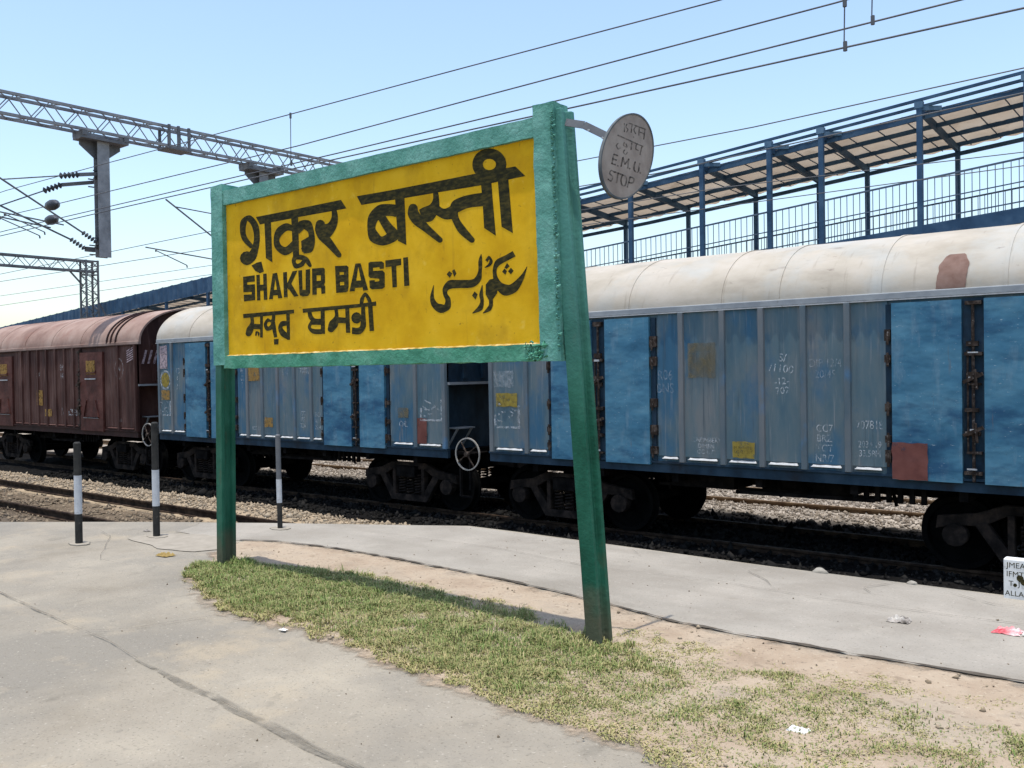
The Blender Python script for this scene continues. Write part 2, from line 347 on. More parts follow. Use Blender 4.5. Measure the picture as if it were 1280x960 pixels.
# lettering outlines in metres on the board: (x, z) and on the disc: (y, z)
TXT={
'hindi':[
('p',[(-6.231,2.866),(-5.768,2.865),(-5.195,2.868),(-5.136,2.798),(-5.648,2.801),(-6.179,2.8)]),
('s',[(-6.281,2.652),(-6.352,2.714),(-6.374,2.771),(-6.356,2.834),(-6.339,2.845),(-6.288,2.798),(-6.261,2.717),(-6.285,2.639),(-6.344,2.589),(-6.399,2.605)],[(-6.329,2.633),(-6.418,2.7),(-6.451,2.777),(-6.432,2.864),(-6.311,2.889),(-6.209,2.81),(-6.183,2.711),(-6.2,2.618),(-6.244,2.533),(-6.326,2.495)]),
('p',[(-6.274,2.639),(-6.278,2.631),(-6.29,2.625),(-6.305,2.624),(-6.321,2.628),(-6.332,2.636),(-6.336,2.645),(-6.332,2.654),(-6.32,2.66),(-6.304,2.661),(-6.289,2.657),(-6.278,2.649)]),
('p',[(-6.268,2.541),(-6.281,2.514),(-6.316,2.497),(-6.364,2.493),(-6.412,2.505),(-6.446,2.529),(-6.459,2.558),(-6.445,2.585),(-6.409,2.603),(-6.36,2.606),(-6.313,2.594),(-6.279,2.57)]),
('p',[(-6.303,2.486),(-6.228,2.503),(-6.169,2.506),(-6.138,2.424),(-6.191,2.415),(-6.251,2.437)]),
('p',[(-6.12,2.813),(-6.035,2.812),(-6.025,2.486),(-6.109,2.528)]),
('s',[(-5.752,2.742),(-5.85,2.773),(-5.964,2.741),(-6.004,2.67),(-5.984,2.592),(-5.867,2.527),(-5.744,2.557),(-5.686,2.615)],[(-5.768,2.703),(-5.83,2.713),(-5.887,2.694),(-5.931,2.658),(-5.914,2.615),(-5.861,2.591),(-5.809,2.608),(-5.741,2.645)]),
('p',[(-5.781,2.859),(-5.695,2.848),(-5.69,2.506),(-5.764,2.497)]),
('s',[(-5.683,2.674),(-5.62,2.706),(-5.627,2.704),(-5.576,2.67),(-5.581,2.606),(-5.629,2.59),(-5.666,2.562)],[(-5.741,2.707),(-5.68,2.768),(-5.553,2.756),(-5.508,2.674),(-5.5,2.588),(-5.538,2.523),(-5.633,2.519)]),
('p',[(-5.663,2.617),(-5.557,2.644),(-5.535,2.582),(-5.656,2.533)]),
('s',[(-5.757,2.52),(-5.782,2.476),(-5.745,2.417),(-5.65,2.423),(-5.613,2.452)],[(-5.702,2.499),(-5.733,2.472),(-5.718,2.45),(-5.679,2.455),(-5.65,2.474)]),
('s',[(-5.733,2.483),(-5.666,2.474),(-5.625,2.456),(-5.578,2.417)],[(-5.727,2.521),(-5.648,2.509),(-5.582,2.48),(-5.544,2.429)]),
('p',[(-5.541,2.421),(-5.543,2.415),(-5.551,2.411),(-5.561,2.41),(-5.571,2.413),(-5.578,2.418),(-5.581,2.425),(-5.578,2.431),(-5.57,2.435),(-5.56,2.436),(-5.55,2.433),(-5.543,2.428)]),
('s',[(-5.301,2.806),(-5.304,2.752),(-5.345,2.715),(-5.404,2.715),(-5.426,2.708)],[(-5.245,2.802),(-5.231,2.737),(-5.257,2.666),(-5.336,2.607),(-5.428,2.627)]),
('s',[(-5.487,2.722),(-5.495,2.681),(-5.455,2.613),(-5.362,2.546),(-5.251,2.461)],[(-5.377,2.71),(-5.371,2.685),(-5.356,2.643),(-5.292,2.576),(-5.205,2.481)]),
('p',[(-5.377,2.71),(-5.385,2.693),(-5.405,2.683),(-5.433,2.681),(-5.46,2.689),(-5.48,2.704),(-5.487,2.722),(-5.479,2.739),(-5.458,2.75),(-5.431,2.751),(-5.404,2.743),(-5.384,2.728)]),
('p',[(-5.199,2.468),(-5.203,2.459),(-5.214,2.453),(-5.228,2.452),(-5.243,2.456),(-5.253,2.464),(-5.257,2.474),(-5.253,2.483),(-5.242,2.489),(-5.227,2.49),(-5.213,2.486),(-5.203,2.478)]),
('p',[(-5.021,2.871),(-4.629,2.865),(-4.256,2.864),(-3.902,2.864),(-3.561,2.86),(-3.484,2.79),(-3.852,2.784),(-4.258,2.791),(-4.532,2.794),(-4.974,2.803)]),
('s',[(-4.603,2.755),(-4.681,2.772),(-4.8,2.778),(-4.898,2.72),(-4.915,2.631),(-4.889,2.542),(-4.77,2.495),(-4.648,2.506),(-4.566,2.544)],[(-4.622,2.676),(-4.683,2.69),(-4.746,2.693),(-4.804,2.673),(-4.832,2.625),(-4.799,2.581),(-4.766,2.557),(-4.705,2.576),(-4.645,2.613)]),
('s',[(-4.809,2.69),(-4.757,2.619),(-4.691,2.537)],[(-4.739,2.711),(-4.682,2.645),(-4.602,2.573)]),
('p',[(-4.63,2.821),(-4.537,2.808),(-4.525,2.474),(-4.607,2.511)]),
('s',[(-4.266,2.798),(-4.266,2.754),(-4.295,2.72),(-4.357,2.709),(-4.398,2.698)],[(-4.22,2.794),(-4.211,2.744),(-4.215,2.678),(-4.276,2.611),(-4.366,2.611)]),
('s',[(-4.5,2.719),(-4.505,2.676),(-4.456,2.612),(-4.362,2.552),(-4.227,2.464)],[(-4.41,2.708),(-4.406,2.69),(-4.376,2.651),(-4.312,2.586),(-4.193,2.488)]),
('p',[(-4.41,2.708),(-4.416,2.693),(-4.433,2.683),(-4.455,2.682),(-4.478,2.689),(-4.495,2.702),(-4.5,2.719),(-4.494,2.734),(-4.477,2.744),(-4.454,2.745),(-4.431,2.738),(-4.415,2.724)]),
('p',[(-4.184,2.473),(-4.188,2.465),(-4.197,2.459),(-4.21,2.458),(-4.223,2.461),(-4.232,2.469),(-4.235,2.479),(-4.232,2.488),(-4.222,2.493),(-4.209,2.494),(-4.197,2.491),(-4.187,2.483)]),
('s',[(-4.277,2.671),(-4.226,2.636),(-4.153,2.604),(-4.074,2.603)],[(-4.224,2.711),(-4.186,2.683),(-4.151,2.676),(-4.104,2.688)]),
('s',[(-3.836,2.736),(-3.978,2.736),(-4.093,2.712),(-4.116,2.642),(-4.088,2.577),(-4.036,2.503),(-3.945,2.436)],[(-3.822,2.65),(-3.952,2.655),(-4.022,2.642),(-4.045,2.634),(-4.031,2.59),(-3.98,2.53),(-3.91,2.458)]),
('p',[(-3.903,2.445),(-3.906,2.436),(-3.915,2.43),(-3.928,2.429),(-3.94,2.432),(-3.949,2.44),(-3.952,2.45),(-3.949,2.459),(-3.94,2.464),(-3.927,2.466),(-3.915,2.462),(-3.906,2.454)]),
('p',[(-3.847,2.843),(-3.76,2.831),(-3.746,2.666),(-3.726,2.453),(-3.822,2.512),(-3.831,2.665)]),
('p',[(-3.706,2.823),(-3.62,2.81),(-3.588,2.454),(-3.678,2.504)]),
('s',[(-3.632,2.883),(-3.643,2.847),(-3.674,2.819),(-3.719,2.804),(-3.773,2.804),(-3.826,2.82),(-3.872,2.848),(-3.903,2.886),(-3.913,2.926),(-3.901,2.963),(-3.87,2.991),(-3.823,3.005),(-3.769,3.004),(-3.715,2.988),(-3.671,2.959),(-3.642,2.922),(-3.632,2.883)],[(-3.716,2.896),(-3.721,2.883),(-3.733,2.874),(-3.75,2.869),(-3.771,2.869),(-3.792,2.875),(-3.81,2.885),(-3.821,2.899),(-3.825,2.913),(-3.821,2.925),(-3.809,2.935),(-3.791,2.94),(-3.77,2.939),(-3.749,2.933),(-3.732,2.923),(-3.72,2.91),(-3.716,2.896)]),
],
'latin':[
('p',[(-6.42,2.404),(-6.262,2.405),(-6.261,2.354),(-6.365,2.355),(-6.364,2.336),(-6.259,2.333),(-6.26,2.205),(-6.413,2.204),(-6.416,2.259),(-6.307,2.255),(-6.306,2.274),(-6.419,2.279)]),
('p',[(-6.24,2.405),(-6.194,2.404),(-6.19,2.199),(-6.236,2.201)]),
('p',[(-6.15,2.407),(-6.104,2.406),(-6.099,2.199),(-6.146,2.2)]),
('p',[(-6.196,2.324),(-6.148,2.322),(-6.148,2.274),(-6.194,2.275)]),
('p',[(-6.025,2.4),(-5.981,2.399),(-6.029,2.2),(-6.079,2.2)]),
('p',[(-6.001,2.401),(-5.969,2.401),(-5.908,2.2),(-5.961,2.201)]),
('p',[(-6.023,2.27),(-5.956,2.269),(-5.954,2.226),(-6.032,2.227)]),
('p',[(-5.893,2.398),(-5.844,2.398),(-5.84,2.203),(-5.887,2.203)]),
('p',[(-5.854,2.294),(-5.774,2.397),(-5.712,2.398),(-5.829,2.257)]),
('p',[(-5.84,2.281),(-5.795,2.307),(-5.706,2.203),(-5.761,2.201)]),
('p',[(-5.705,2.397),(-5.658,2.396),(-5.656,2.2),(-5.683,2.204),(-5.694,2.219)]),
('p',[(-5.615,2.395),(-5.561,2.397),(-5.566,2.217),(-5.593,2.196),(-5.62,2.198)]),
('p',[(-5.664,2.246),(-5.61,2.245),(-5.607,2.196),(-5.661,2.196)]),
('p',[(-5.539,2.398),(-5.486,2.396),(-5.488,2.2),(-5.54,2.201)]),
('p',[(-5.49,2.396),(-5.407,2.394),(-5.39,2.383),(-5.392,2.336),(-5.492,2.343)]),
('p',[(-5.437,2.342),(-5.389,2.341),(-5.391,2.277),(-5.439,2.281)]),
('p',[(-5.493,2.301),(-5.393,2.3),(-5.403,2.245),(-5.492,2.248)]),
('p',[(-5.437,2.258),(-5.389,2.26),(-5.389,2.202),(-5.434,2.201)]),
('p',[(-5.274,2.395),(-5.226,2.392),(-5.219,2.197),(-5.265,2.197)]),
('p',[(-5.232,2.392),(-5.143,2.388),(-5.124,2.374),(-5.128,2.34),(-5.233,2.347)]),
('p',[(-5.228,2.326),(-5.124,2.323),(-5.13,2.269),(-5.226,2.274)]),
('p',[(-5.224,2.249),(-5.126,2.247),(-5.136,2.202),(-5.156,2.195),(-5.222,2.196)]),
('p',[(-5.174,2.354),(-5.125,2.355),(-5.129,2.296),(-5.178,2.3)]),
('p',[(-5.174,2.289),(-5.125,2.288),(-5.127,2.226),(-5.175,2.224)]),
('p',[(-5.049,2.393),(-5.013,2.392),(-5.062,2.197),(-5.119,2.198)]),
('p',[(-5.025,2.393),(-4.993,2.39),(-4.918,2.195),(-4.97,2.194)]),
('p',[(-5.049,2.271),(-4.956,2.267),(-4.942,2.217),(-5.066,2.219)]),
('p',[(-4.91,2.385),(-4.89,2.392),(-4.774,2.385),(-4.751,2.372),(-4.752,2.333),(-4.794,2.333),(-4.798,2.347),(-4.864,2.347),(-4.864,2.326),(-4.768,2.321),(-4.744,2.303),(-4.746,2.204),(-4.771,2.193),(-4.879,2.197),(-4.901,2.21),(-4.905,2.262),(-4.848,2.26),(-4.847,2.249),(-4.8,2.249),(-4.801,2.266),(-4.893,2.278),(-4.912,2.293)]),
('p',[(-4.736,2.388),(-4.578,2.387),(-4.578,2.342),(-4.735,2.34)]),
('p',[(-4.676,2.347),(-4.628,2.347),(-4.624,2.196),(-4.668,2.195)]),
('p',[(-4.558,2.391),(-4.512,2.391),(-4.502,2.197),(-4.552,2.197)]),
],
'gurmukhi':[
('p',[(-6.43,2.103),(-5.764,2.103),(-5.765,2.074),(-6.426,2.069)]),
('s',[(-6.334,2.079),(-6.331,2.028),(-6.379,1.988),(-6.398,1.952)],[(-6.287,2.079),(-6.281,2.021),(-6.293,1.967),(-6.321,1.932)]),
('p',[(-6.319,1.941),(-6.325,1.929),(-6.34,1.92),(-6.36,1.918),(-6.381,1.922),(-6.395,1.931),(-6.401,1.944),(-6.395,1.956),(-6.379,1.964),(-6.359,1.966),(-6.338,1.962),(-6.324,1.953)]),
('p',[(-6.309,2.019),(-6.194,2.01),(-6.195,1.969),(-6.31,1.976)]),
('p',[(-6.199,2.094),(-6.161,2.094),(-6.169,1.902),(-6.205,1.905)]),
('s',[(-6.252,1.919),(-6.241,1.944),(-6.237,1.94),(-6.234,1.919)],[(-6.271,1.922),(-6.26,1.956),(-6.214,1.946),(-6.214,1.919)]),
('s',[(-6.041,2.079),(-6.056,2.038),(-6.103,2.053),(-6.153,2.007),(-6.118,1.955),(-6.033,1.966),(-6.01,1.999)],[(-5.999,2.073),(-6.017,2.01),(-6.085,2.024),(-6.112,2.003),(-6.094,1.987),(-6.071,1.995),(-6.054,2.013)]),
('s',[(-6.06,2.035),(-6.049,1.981),(-6.021,1.897)],[(-6.012,2.037),(-5.997,1.984),(-5.981,1.899)]),
('p',[(-6.026,1.885),(-5.963,1.886),(-5.969,1.842),(-6.022,1.842)]),
('p',[(-5.863,2.081),(-5.818,2.08),(-5.82,1.874),(-5.857,1.874)]),
('s',[(-5.838,2.018),(-5.928,2.019),(-5.967,1.97),(-5.933,1.91),(-5.854,1.877)],[(-5.836,1.983),(-5.897,1.982),(-5.912,1.97),(-5.876,1.939),(-5.817,1.909)]),
('p',[(-5.66,2.103),(-5.012,2.103),(-4.838,2.11),(-4.837,2.079),(-5.34,2.075),(-5.657,2.072)]),
('p',[(-5.447,2.092),(-5.4,2.092),(-5.4,1.903),(-5.448,1.905)]),
('s',[(-5.602,2.08),(-5.587,2.029),(-5.525,1.99),(-5.435,1.98)],[(-5.558,2.084),(-5.54,2.043),(-5.506,2.021),(-5.43,2.018)]),
('s',[(-5.561,2.014),(-5.601,1.961),(-5.545,1.911),(-5.437,1.902)],[(-5.523,1.999),(-5.566,1.961),(-5.526,1.944),(-5.433,1.94)]),
('p',[(-5.569,2.002),(-5.437,2.002),(-5.438,1.971),(-5.561,1.977)]),
('s',[(-5.293,2.082),(-5.286,2.03),(-5.347,1.989),(-5.365,1.949)],[(-5.251,2.082),(-5.244,2.024),(-5.254,1.958),(-5.297,1.924)]),
('p',[(-5.293,1.935),(-5.298,1.922),(-5.312,1.914),(-5.332,1.911),(-5.351,1.915),(-5.365,1.925),(-5.369,1.938),(-5.364,1.95),(-5.35,1.959),(-5.33,1.961),(-5.311,1.957),(-5.298,1.947)]),
('p',[(-5.274,2.022),(-5.149,2.01),(-5.15,1.969),(-5.275,1.978)]),
('p',[(-5.168,2.079),(-5.124,2.079),(-5.117,1.9),(-5.164,1.902)]),
('s',[(-4.995,2.088),(-4.998,2.019),(-5.008,1.95),(-5.035,1.933),(-5.096,1.939)],[(-4.955,2.086),(-4.951,2.016),(-4.95,1.937),(-5.008,1.887),(-5.1,1.891)]),
('p',[(-4.991,2.001),(-4.999,1.981),(-5.02,1.967),(-5.048,1.963),(-5.076,1.97),(-5.097,1.986),(-5.104,2.007),(-5.096,2.027),(-5.074,2.041),(-5.046,2.045),(-5.018,2.038),(-4.998,2.022)]),
('p',[(-4.923,2.084),(-4.876,2.087),(-4.863,1.904),(-4.91,1.904)]),
('s',[(-4.974,2.096),(-4.965,2.13),(-4.951,2.151),(-4.93,2.126),(-4.915,2.091)],[(-5.01,2.102),(-5.002,2.142),(-4.95,2.18),(-4.895,2.136),(-4.88,2.096)]),
],
'urdu':[
('s',[(-3.853,2.35),(-3.875,2.309),(-3.877,2.248),(-3.902,2.209),(-3.941,2.195),(-4.047,2.201),(-4.137,2.204),(-4.19,2.16),(-4.187,2.113),(-4.169,2.079),(-4.179,2.05),(-4.203,2.054),(-4.242,2.064),(-4.272,2.106),(-4.271,2.183)],[(-3.847,2.349),(-3.842,2.304),(-3.847,2.243),(-3.857,2.185),(-3.923,2.145),(-4.045,2.148),(-4.111,2.149),(-4.145,2.14),(-4.149,2.118),(-4.122,2.081),(-4.13,2.019),(-4.216,1.996),(-4.289,2.041),(-4.308,2.106),(-4.275,2.184)]),
('p',[(-4.154,2.246),(-4.13,2.266),(-4.103,2.247),(-4.126,2.221)]),
('p',[(-4.105,2.264),(-4.085,2.275),(-4.066,2.245),(-4.086,2.224)]),
('p',[(-3.934,2.092),(-3.911,2.118),(-3.885,2.097),(-3.904,2.065)]),
('p',[(-3.817,2.154),(-3.784,2.184),(-3.748,2.187),(-3.712,2.157),(-3.724,2.092),(-3.761,2.056),(-3.794,2.057),(-3.819,2.093)]),
('p',[(-3.661,2.248),(-3.639,2.276),(-3.618,2.253),(-3.643,2.239)]),
('p',[(-3.68,2.225),(-3.661,2.243),(-3.64,2.225),(-3.654,2.204)]),
('p',[(-3.633,2.224),(-3.608,2.244),(-3.587,2.223),(-3.609,2.203)]),
('s',[(-3.848,2.153),(-3.872,2.097),(-3.864,2.052),(-3.885,2.019),(-3.934,1.982)],[(-3.842,2.152),(-3.839,2.094),(-3.834,2.049),(-3.851,1.996),(-3.93,1.977)]),
('s',[(-3.792,2.064),(-3.792,2.028),(-3.808,2.008),(-3.845,1.977)],[(-3.759,2.062),(-3.76,2.021),(-3.782,1.987),(-3.841,1.973)]),
('s',[(-3.592,2.345),(-3.649,2.325),(-3.727,2.301),(-3.755,2.251),(-3.754,2.195),(-3.738,2.133),(-3.667,2.076),(-3.574,2.09),(-3.524,2.142),(-3.498,2.19),(-3.479,2.24)],[(-3.569,2.31),(-3.628,2.292),(-3.693,2.27),(-3.723,2.243),(-3.719,2.199),(-3.687,2.159),(-3.645,2.143),(-3.612,2.142),(-3.563,2.168),(-3.519,2.201),(-3.482,2.242)]),
('s',[(-3.797,2.295),(-3.785,2.311),(-3.782,2.3),(-3.794,2.282),(-3.824,2.264)],[(-3.817,2.309),(-3.785,2.333),(-3.755,2.297),(-3.777,2.268),(-3.821,2.26)]),
],
'disc':[
('s',[(4.524,2.856),(4.501,2.798)],[(4.539,2.856),(4.517,2.799)]),
('p',[(4.54,2.857),(4.539,2.855),(4.536,2.853),(4.532,2.852),(4.528,2.852),(4.525,2.853),(4.524,2.855),(4.525,2.857),(4.528,2.859),(4.532,2.86),(4.536,2.86),(4.539,2.859)]),
('p',[(4.517,2.8),(4.516,2.797),(4.513,2.795),(4.509,2.794),(4.505,2.794),(4.502,2.795),(4.501,2.797),(4.502,2.799),(4.505,2.802),(4.509,2.803),(4.513,2.803),(4.516,2.802)]),
('s',[(4.529,2.851),(4.566,2.85)],[(4.535,2.861),(4.572,2.859)]),
('p',[(4.54,2.857),(4.539,2.855),(4.536,2.853),(4.532,2.852),(4.528,2.852),(4.525,2.853),(4.524,2.855),(4.525,2.857),(4.528,2.859),(4.532,2.86),(4.536,2.86),(4.539,2.859)]),
('p',[(4.577,2.856),(4.576,2.853),(4.573,2.851),(4.569,2.85),(4.565,2.85),(4.562,2.851),(4.561,2.853),(4.562,2.855),(4.565,2.857),(4.569,2.859),(4.573,2.859),(4.576,2.858)]),
('s',[(4.518,2.823),(4.553,2.822)],[(4.523,2.832),(4.558,2.831)]),
('p',[(4.528,2.829),(4.527,2.826),(4.524,2.824),(4.52,2.823),(4.516,2.823),(4.514,2.824),(4.512,2.826),(4.514,2.828),(4.517,2.831),(4.521,2.832),(4.525,2.832),(4.527,2.831)]),
('p',[(4.563,2.828),(4.562,2.825),(4.559,2.823),(4.555,2.822),(4.551,2.822),(4.548,2.823),(4.547,2.825),(4.549,2.827),(4.551,2.829),(4.556,2.831),(4.56,2.831),(4.562,2.83)]),
('s',[(4.507,2.794),(4.545,2.793)],[(4.512,2.803),(4.55,2.802)]),
('p',[(4.517,2.8),(4.516,2.797),(4.513,2.795),(4.509,2.794),(4.505,2.794),(4.502,2.795),(4.501,2.797),(4.502,2.799),(4.505,2.802),(4.509,2.803),(4.513,2.803),(4.516,2.802)]),
('p',[(4.555,2.799),(4.554,2.797),(4.551,2.795),(4.547,2.793),(4.543,2.793),(4.54,2.794),(4.539,2.796),(4.54,2.799),(4.543,2.801),(4.547,2.802),(4.551,2.802),(4.554,2.801)]),
('s',[(4.615,2.799),(4.636,2.854)],[(4.599,2.798),(4.62,2.853)]),
('p',[(4.616,2.8),(4.614,2.798),(4.611,2.796),(4.607,2.794),(4.603,2.794),(4.6,2.795),(4.599,2.797),(4.6,2.8),(4.603,2.802),(4.607,2.803),(4.612,2.803),(4.614,2.802)]),
('p',[(4.636,2.855),(4.635,2.852),(4.632,2.85),(4.628,2.849),(4.624,2.849),(4.621,2.85),(4.62,2.852),(4.621,2.854),(4.624,2.856),(4.628,2.858),(4.632,2.858),(4.635,2.857)]),
('s',[(4.62,2.851),(4.641,2.816)],[(4.636,2.856),(4.657,2.821)]),
('p',[(4.636,2.855),(4.635,2.852),(4.632,2.85),(4.628,2.849),(4.624,2.849),(4.621,2.85),(4.62,2.852),(4.621,2.854),(4.624,2.856),(4.628,2.858),(4.632,2.858),(4.635,2.857)]),
('p',[(4.657,2.82),(4.656,2.818),(4.653,2.815),(4.649,2.814),(4.645,2.814),(4.642,2.815),(4.641,2.817),(4.642,2.82),(4.645,2.822),(4.649,2.823),(4.653,2.823),(4.656,2.822)]),
('s',[(4.656,2.817),(4.698,2.852)],[(4.643,2.82),(4.685,2.856)]),
('p',[(4.657,2.82),(4.656,2.818),(4.653,2.815),(4.649,2.814),(4.645,2.814),(4.642,2.815),(4.641,2.817),(4.642,2.82),(4.645,2.822),(4.649,2.823),(4.653,2.823),(4.656,2.822)]),
('p',[(4.7,2.855),(4.699,2.853),(4.696,2.851),(4.692,2.85),(4.688,2.85),(4.685,2.851),(4.684,2.853),(4.685,2.855),(4.688,2.857),(4.692,2.859),(4.696,2.859),(4.699,2.858)]),
('s',[(4.684,2.853),(4.671,2.799)],[(4.7,2.855),(4.688,2.801)]),
('p',[(4.7,2.855),(4.699,2.853),(4.696,2.851),(4.692,2.85),(4.688,2.85),(4.685,2.851),(4.684,2.853),(4.685,2.855),(4.688,2.857),(4.692,2.859),(4.696,2.859),(4.699,2.858)]),
('p',[(4.688,2.801),(4.687,2.799),(4.684,2.797),(4.679,2.795),(4.675,2.795),(4.672,2.797),(4.671,2.799),(4.672,2.801),(4.675,2.803),(4.68,2.804),(4.684,2.804),(4.687,2.803)]),
('s',[(4.755,2.849),(4.74,2.803),(4.771,2.787),(4.808,2.8),(4.823,2.85)],[(4.772,2.85),(4.757,2.807),(4.778,2.796),(4.792,2.8),(4.806,2.848)]),
('p',[(4.772,2.851),(4.771,2.848),(4.768,2.846),(4.763,2.845),(4.759,2.845),(4.756,2.846),(4.755,2.848),(4.756,2.85),(4.759,2.853),(4.764,2.854),(4.768,2.854),(4.771,2.853)]),
('p',[(4.823,2.85),(4.822,2.848),(4.819,2.846),(4.815,2.844),(4.81,2.844),(4.807,2.845),(4.806,2.847),(4.807,2.85),(4.81,2.852),(4.815,2.853),(4.819,2.854),(4.822,2.852)]),
('s',[(4.538,2.757),(4.498,2.76),(4.477,2.735),(4.508,2.72),(4.493,2.699),(4.471,2.706)],[(4.531,2.748),(4.502,2.753),(4.492,2.739),(4.524,2.723),(4.499,2.692),(4.463,2.697)]),
('p',[(4.542,2.753),(4.541,2.751),(4.538,2.749),(4.534,2.748),(4.53,2.748),(4.528,2.749),(4.526,2.751),(4.528,2.753),(4.531,2.755),(4.535,2.757),(4.539,2.757),(4.541,2.755)]),
('p',[(4.475,2.703),(4.474,2.7),(4.471,2.698),(4.467,2.697),(4.463,2.697),(4.46,2.698),(4.459,2.7),(4.46,2.702),(4.463,2.704),(4.467,2.706),(4.471,2.706),(4.474,2.705)]),
('s',[(4.539,2.75),(4.601,2.747)],[(4.545,2.759),(4.607,2.756)]),
('p',[(4.55,2.756),(4.549,2.753),(4.546,2.751),(4.542,2.75),(4.538,2.75),(4.535,2.751),(4.534,2.753),(4.535,2.756),(4.538,2.758),(4.542,2.759),(4.546,2.759),(4.549,2.758)]),
('p',[(4.612,2.753),(4.611,2.75),(4.608,2.748),(4.604,2.747),(4.6,2.747),(4.597,2.748),(4.596,2.75),(4.597,2.753),(4.6,2.755),(4.604,2.756),(4.608,2.756),(4.611,2.755)]),
('s',[(4.566,2.752),(4.546,2.695)],[(4.582,2.753),(4.562,2.696)]),
('p',[(4.582,2.754),(4.581,2.751),(4.578,2.749),(4.574,2.748),(4.57,2.748),(4.567,2.749),(4.566,2.751),(4.567,2.754),(4.57,2.756),(4.574,2.757),(4.578,2.757),(4.581,2.756)]),
('p',[(4.562,2.697),(4.561,2.694),(4.558,2.692),(4.554,2.691),(4.55,2.691),(4.547,2.692),(4.546,2.694),(4.547,2.697),(4.55,2.699),(4.554,2.7),(4.558,2.7),(4.561,2.699)]),
('s',[(4.612,2.75),(4.595,2.716),(4.609,2.686),(4.652,2.689),(4.672,2.724),(4.66,2.749),(4.624,2.755)],[(4.628,2.75),(4.611,2.718),(4.622,2.693),(4.64,2.694),(4.655,2.722),(4.646,2.742),(4.616,2.746)]),
('p',[(4.628,2.752),(4.627,2.749),(4.624,2.747),(4.62,2.746),(4.616,2.746),(4.613,2.747),(4.612,2.749),(4.613,2.752),(4.616,2.754),(4.62,2.755),(4.624,2.755),(4.627,2.754)]),
('p',[(4.628,2.752),(4.627,2.749),(4.624,2.747),(4.62,2.746),(4.616,2.746),(4.613,2.747),(4.612,2.749),(4.613,2.752),(4.616,2.754),(4.62,2.755),(4.624,2.755),(4.627,2.754)]),
('s',[(4.695,2.75),(4.665,2.686)],[(4.711,2.75),(4.681,2.687)]),
('p',[(4.711,2.752),(4.71,2.749),(4.707,2.747),(4.703,2.746),(4.698,2.746),(4.695,2.747),(4.694,2.749),(4.696,2.751),(4.699,2.753),(4.703,2.755),(4.707,2.755),(4.71,2.754)]),
('p',[(4.682,2.688),(4.681,2.685),(4.678,2.683),(4.673,2.682),(4.669,2.682),(4.666,2.683),(4.665,2.685),(4.666,2.688),(4.669,2.69),(4.674,2.691),(4.678,2.691),(4.681,2.69)]),
('s',[(4.7,2.746),(4.738,2.745),(4.73,2.723),(4.689,2.72)],[(4.706,2.755),(4.753,2.751),(4.741,2.718),(4.688,2.711)]),
('p',[(4.711,2.752),(4.71,2.749),(4.707,2.747),(4.703,2.746),(4.698,2.746),(4.695,2.747),(4.694,2.749),(4.696,2.751),(4.699,2.753),(4.703,2.755),(4.707,2.755),(4.71,2.754)]),
('p',[(4.697,2.717),(4.696,2.714),(4.693,2.712),(4.688,2.711),(4.684,2.711),(4.681,2.712),(4.68,2.714),(4.681,2.717),(4.684,2.719),(4.689,2.72),(4.693,2.72),(4.696,2.719)]),
('p',[(4.581,2.797),(4.576,2.791),(4.565,2.789),(4.56,2.793),(4.565,2.799),(4.576,2.801)]),
('p',[(4.71,2.801),(4.704,2.795),(4.693,2.793),(4.687,2.798),(4.693,2.804),(4.704,2.805)]),
('p',[(4.831,2.795),(4.825,2.789),(4.813,2.787),(4.808,2.792),(4.813,2.798),(4.825,2.8)]),
],
'disc2':[
('s',[(4.569,2.971),(4.778,2.959),(4.858,2.956)],[(4.575,2.979),(4.784,2.967),(4.864,2.964)]),
('s',[(4.576,2.931),(4.553,2.91),(4.577,2.891),(4.607,2.905)],[(4.587,2.929),(4.567,2.913),(4.584,2.899),(4.598,2.91)]),
('s',[(4.64,2.947),(4.634,2.923),(4.679,2.921),(4.67,2.944)],[(4.654,2.948),(4.647,2.929),(4.669,2.925),(4.656,2.94)]),
('s',[(4.645,2.905),(4.627,2.885),(4.656,2.872),(4.687,2.893)],[(4.657,2.903),(4.642,2.888),(4.656,2.88),(4.677,2.897)]),
('s',[(4.723,2.959),(4.711,2.912)],[(4.737,2.961),(4.725,2.914)]),
('s',[(4.774,2.959),(4.768,2.927),(4.805,2.922)],[(4.788,2.961),(4.781,2.932),(4.812,2.93)]),
('s',[(4.837,2.956),(4.812,2.901)],[(4.851,2.957),(4.827,2.901)]),
],
'disc3':[
('s',[(4.697,3.066),(4.891,3.065)],[(4.702,3.073),(4.896,3.073)]),
('s',[(4.644,3.059),(4.642,3.006)],[(4.656,3.061),(4.654,3.008)]),
('s',[(4.671,3.06),(4.66,3.038),(4.681,3.028),(4.665,3.009)],[(4.683,3.06),(4.672,3.041),(4.693,3.031),(4.676,3.008)]),
('s',[(4.729,3.064),(4.717,3.016)],[(4.741,3.066),(4.729,3.017)]),
('s',[(4.773,3.065),(4.748,3.041),(4.769,3.017)],[(4.783,3.064),(4.761,3.043),(4.78,3.021)]),
('s',[(4.812,3.068),(4.802,3.016)],[(4.824,3.07),(4.815,3.017)]),
('s',[(4.875,3.066),(4.859,3.002)],[(4.888,3.068),(4.872,3.004)]),
('s',[(4.82,3.037),(4.866,3.033)],[(4.826,3.044),(4.872,3.041)]),
('s',[(4.759,2.993),(4.754,3.001)],[(4.747,2.989),(4.742,2.997)]),
],
}
# ------------------------------------------------------------------ ground, platform, tracks
RAIL_Z = -0.92
TRACKS = (8.85, 13.15, 17.4)
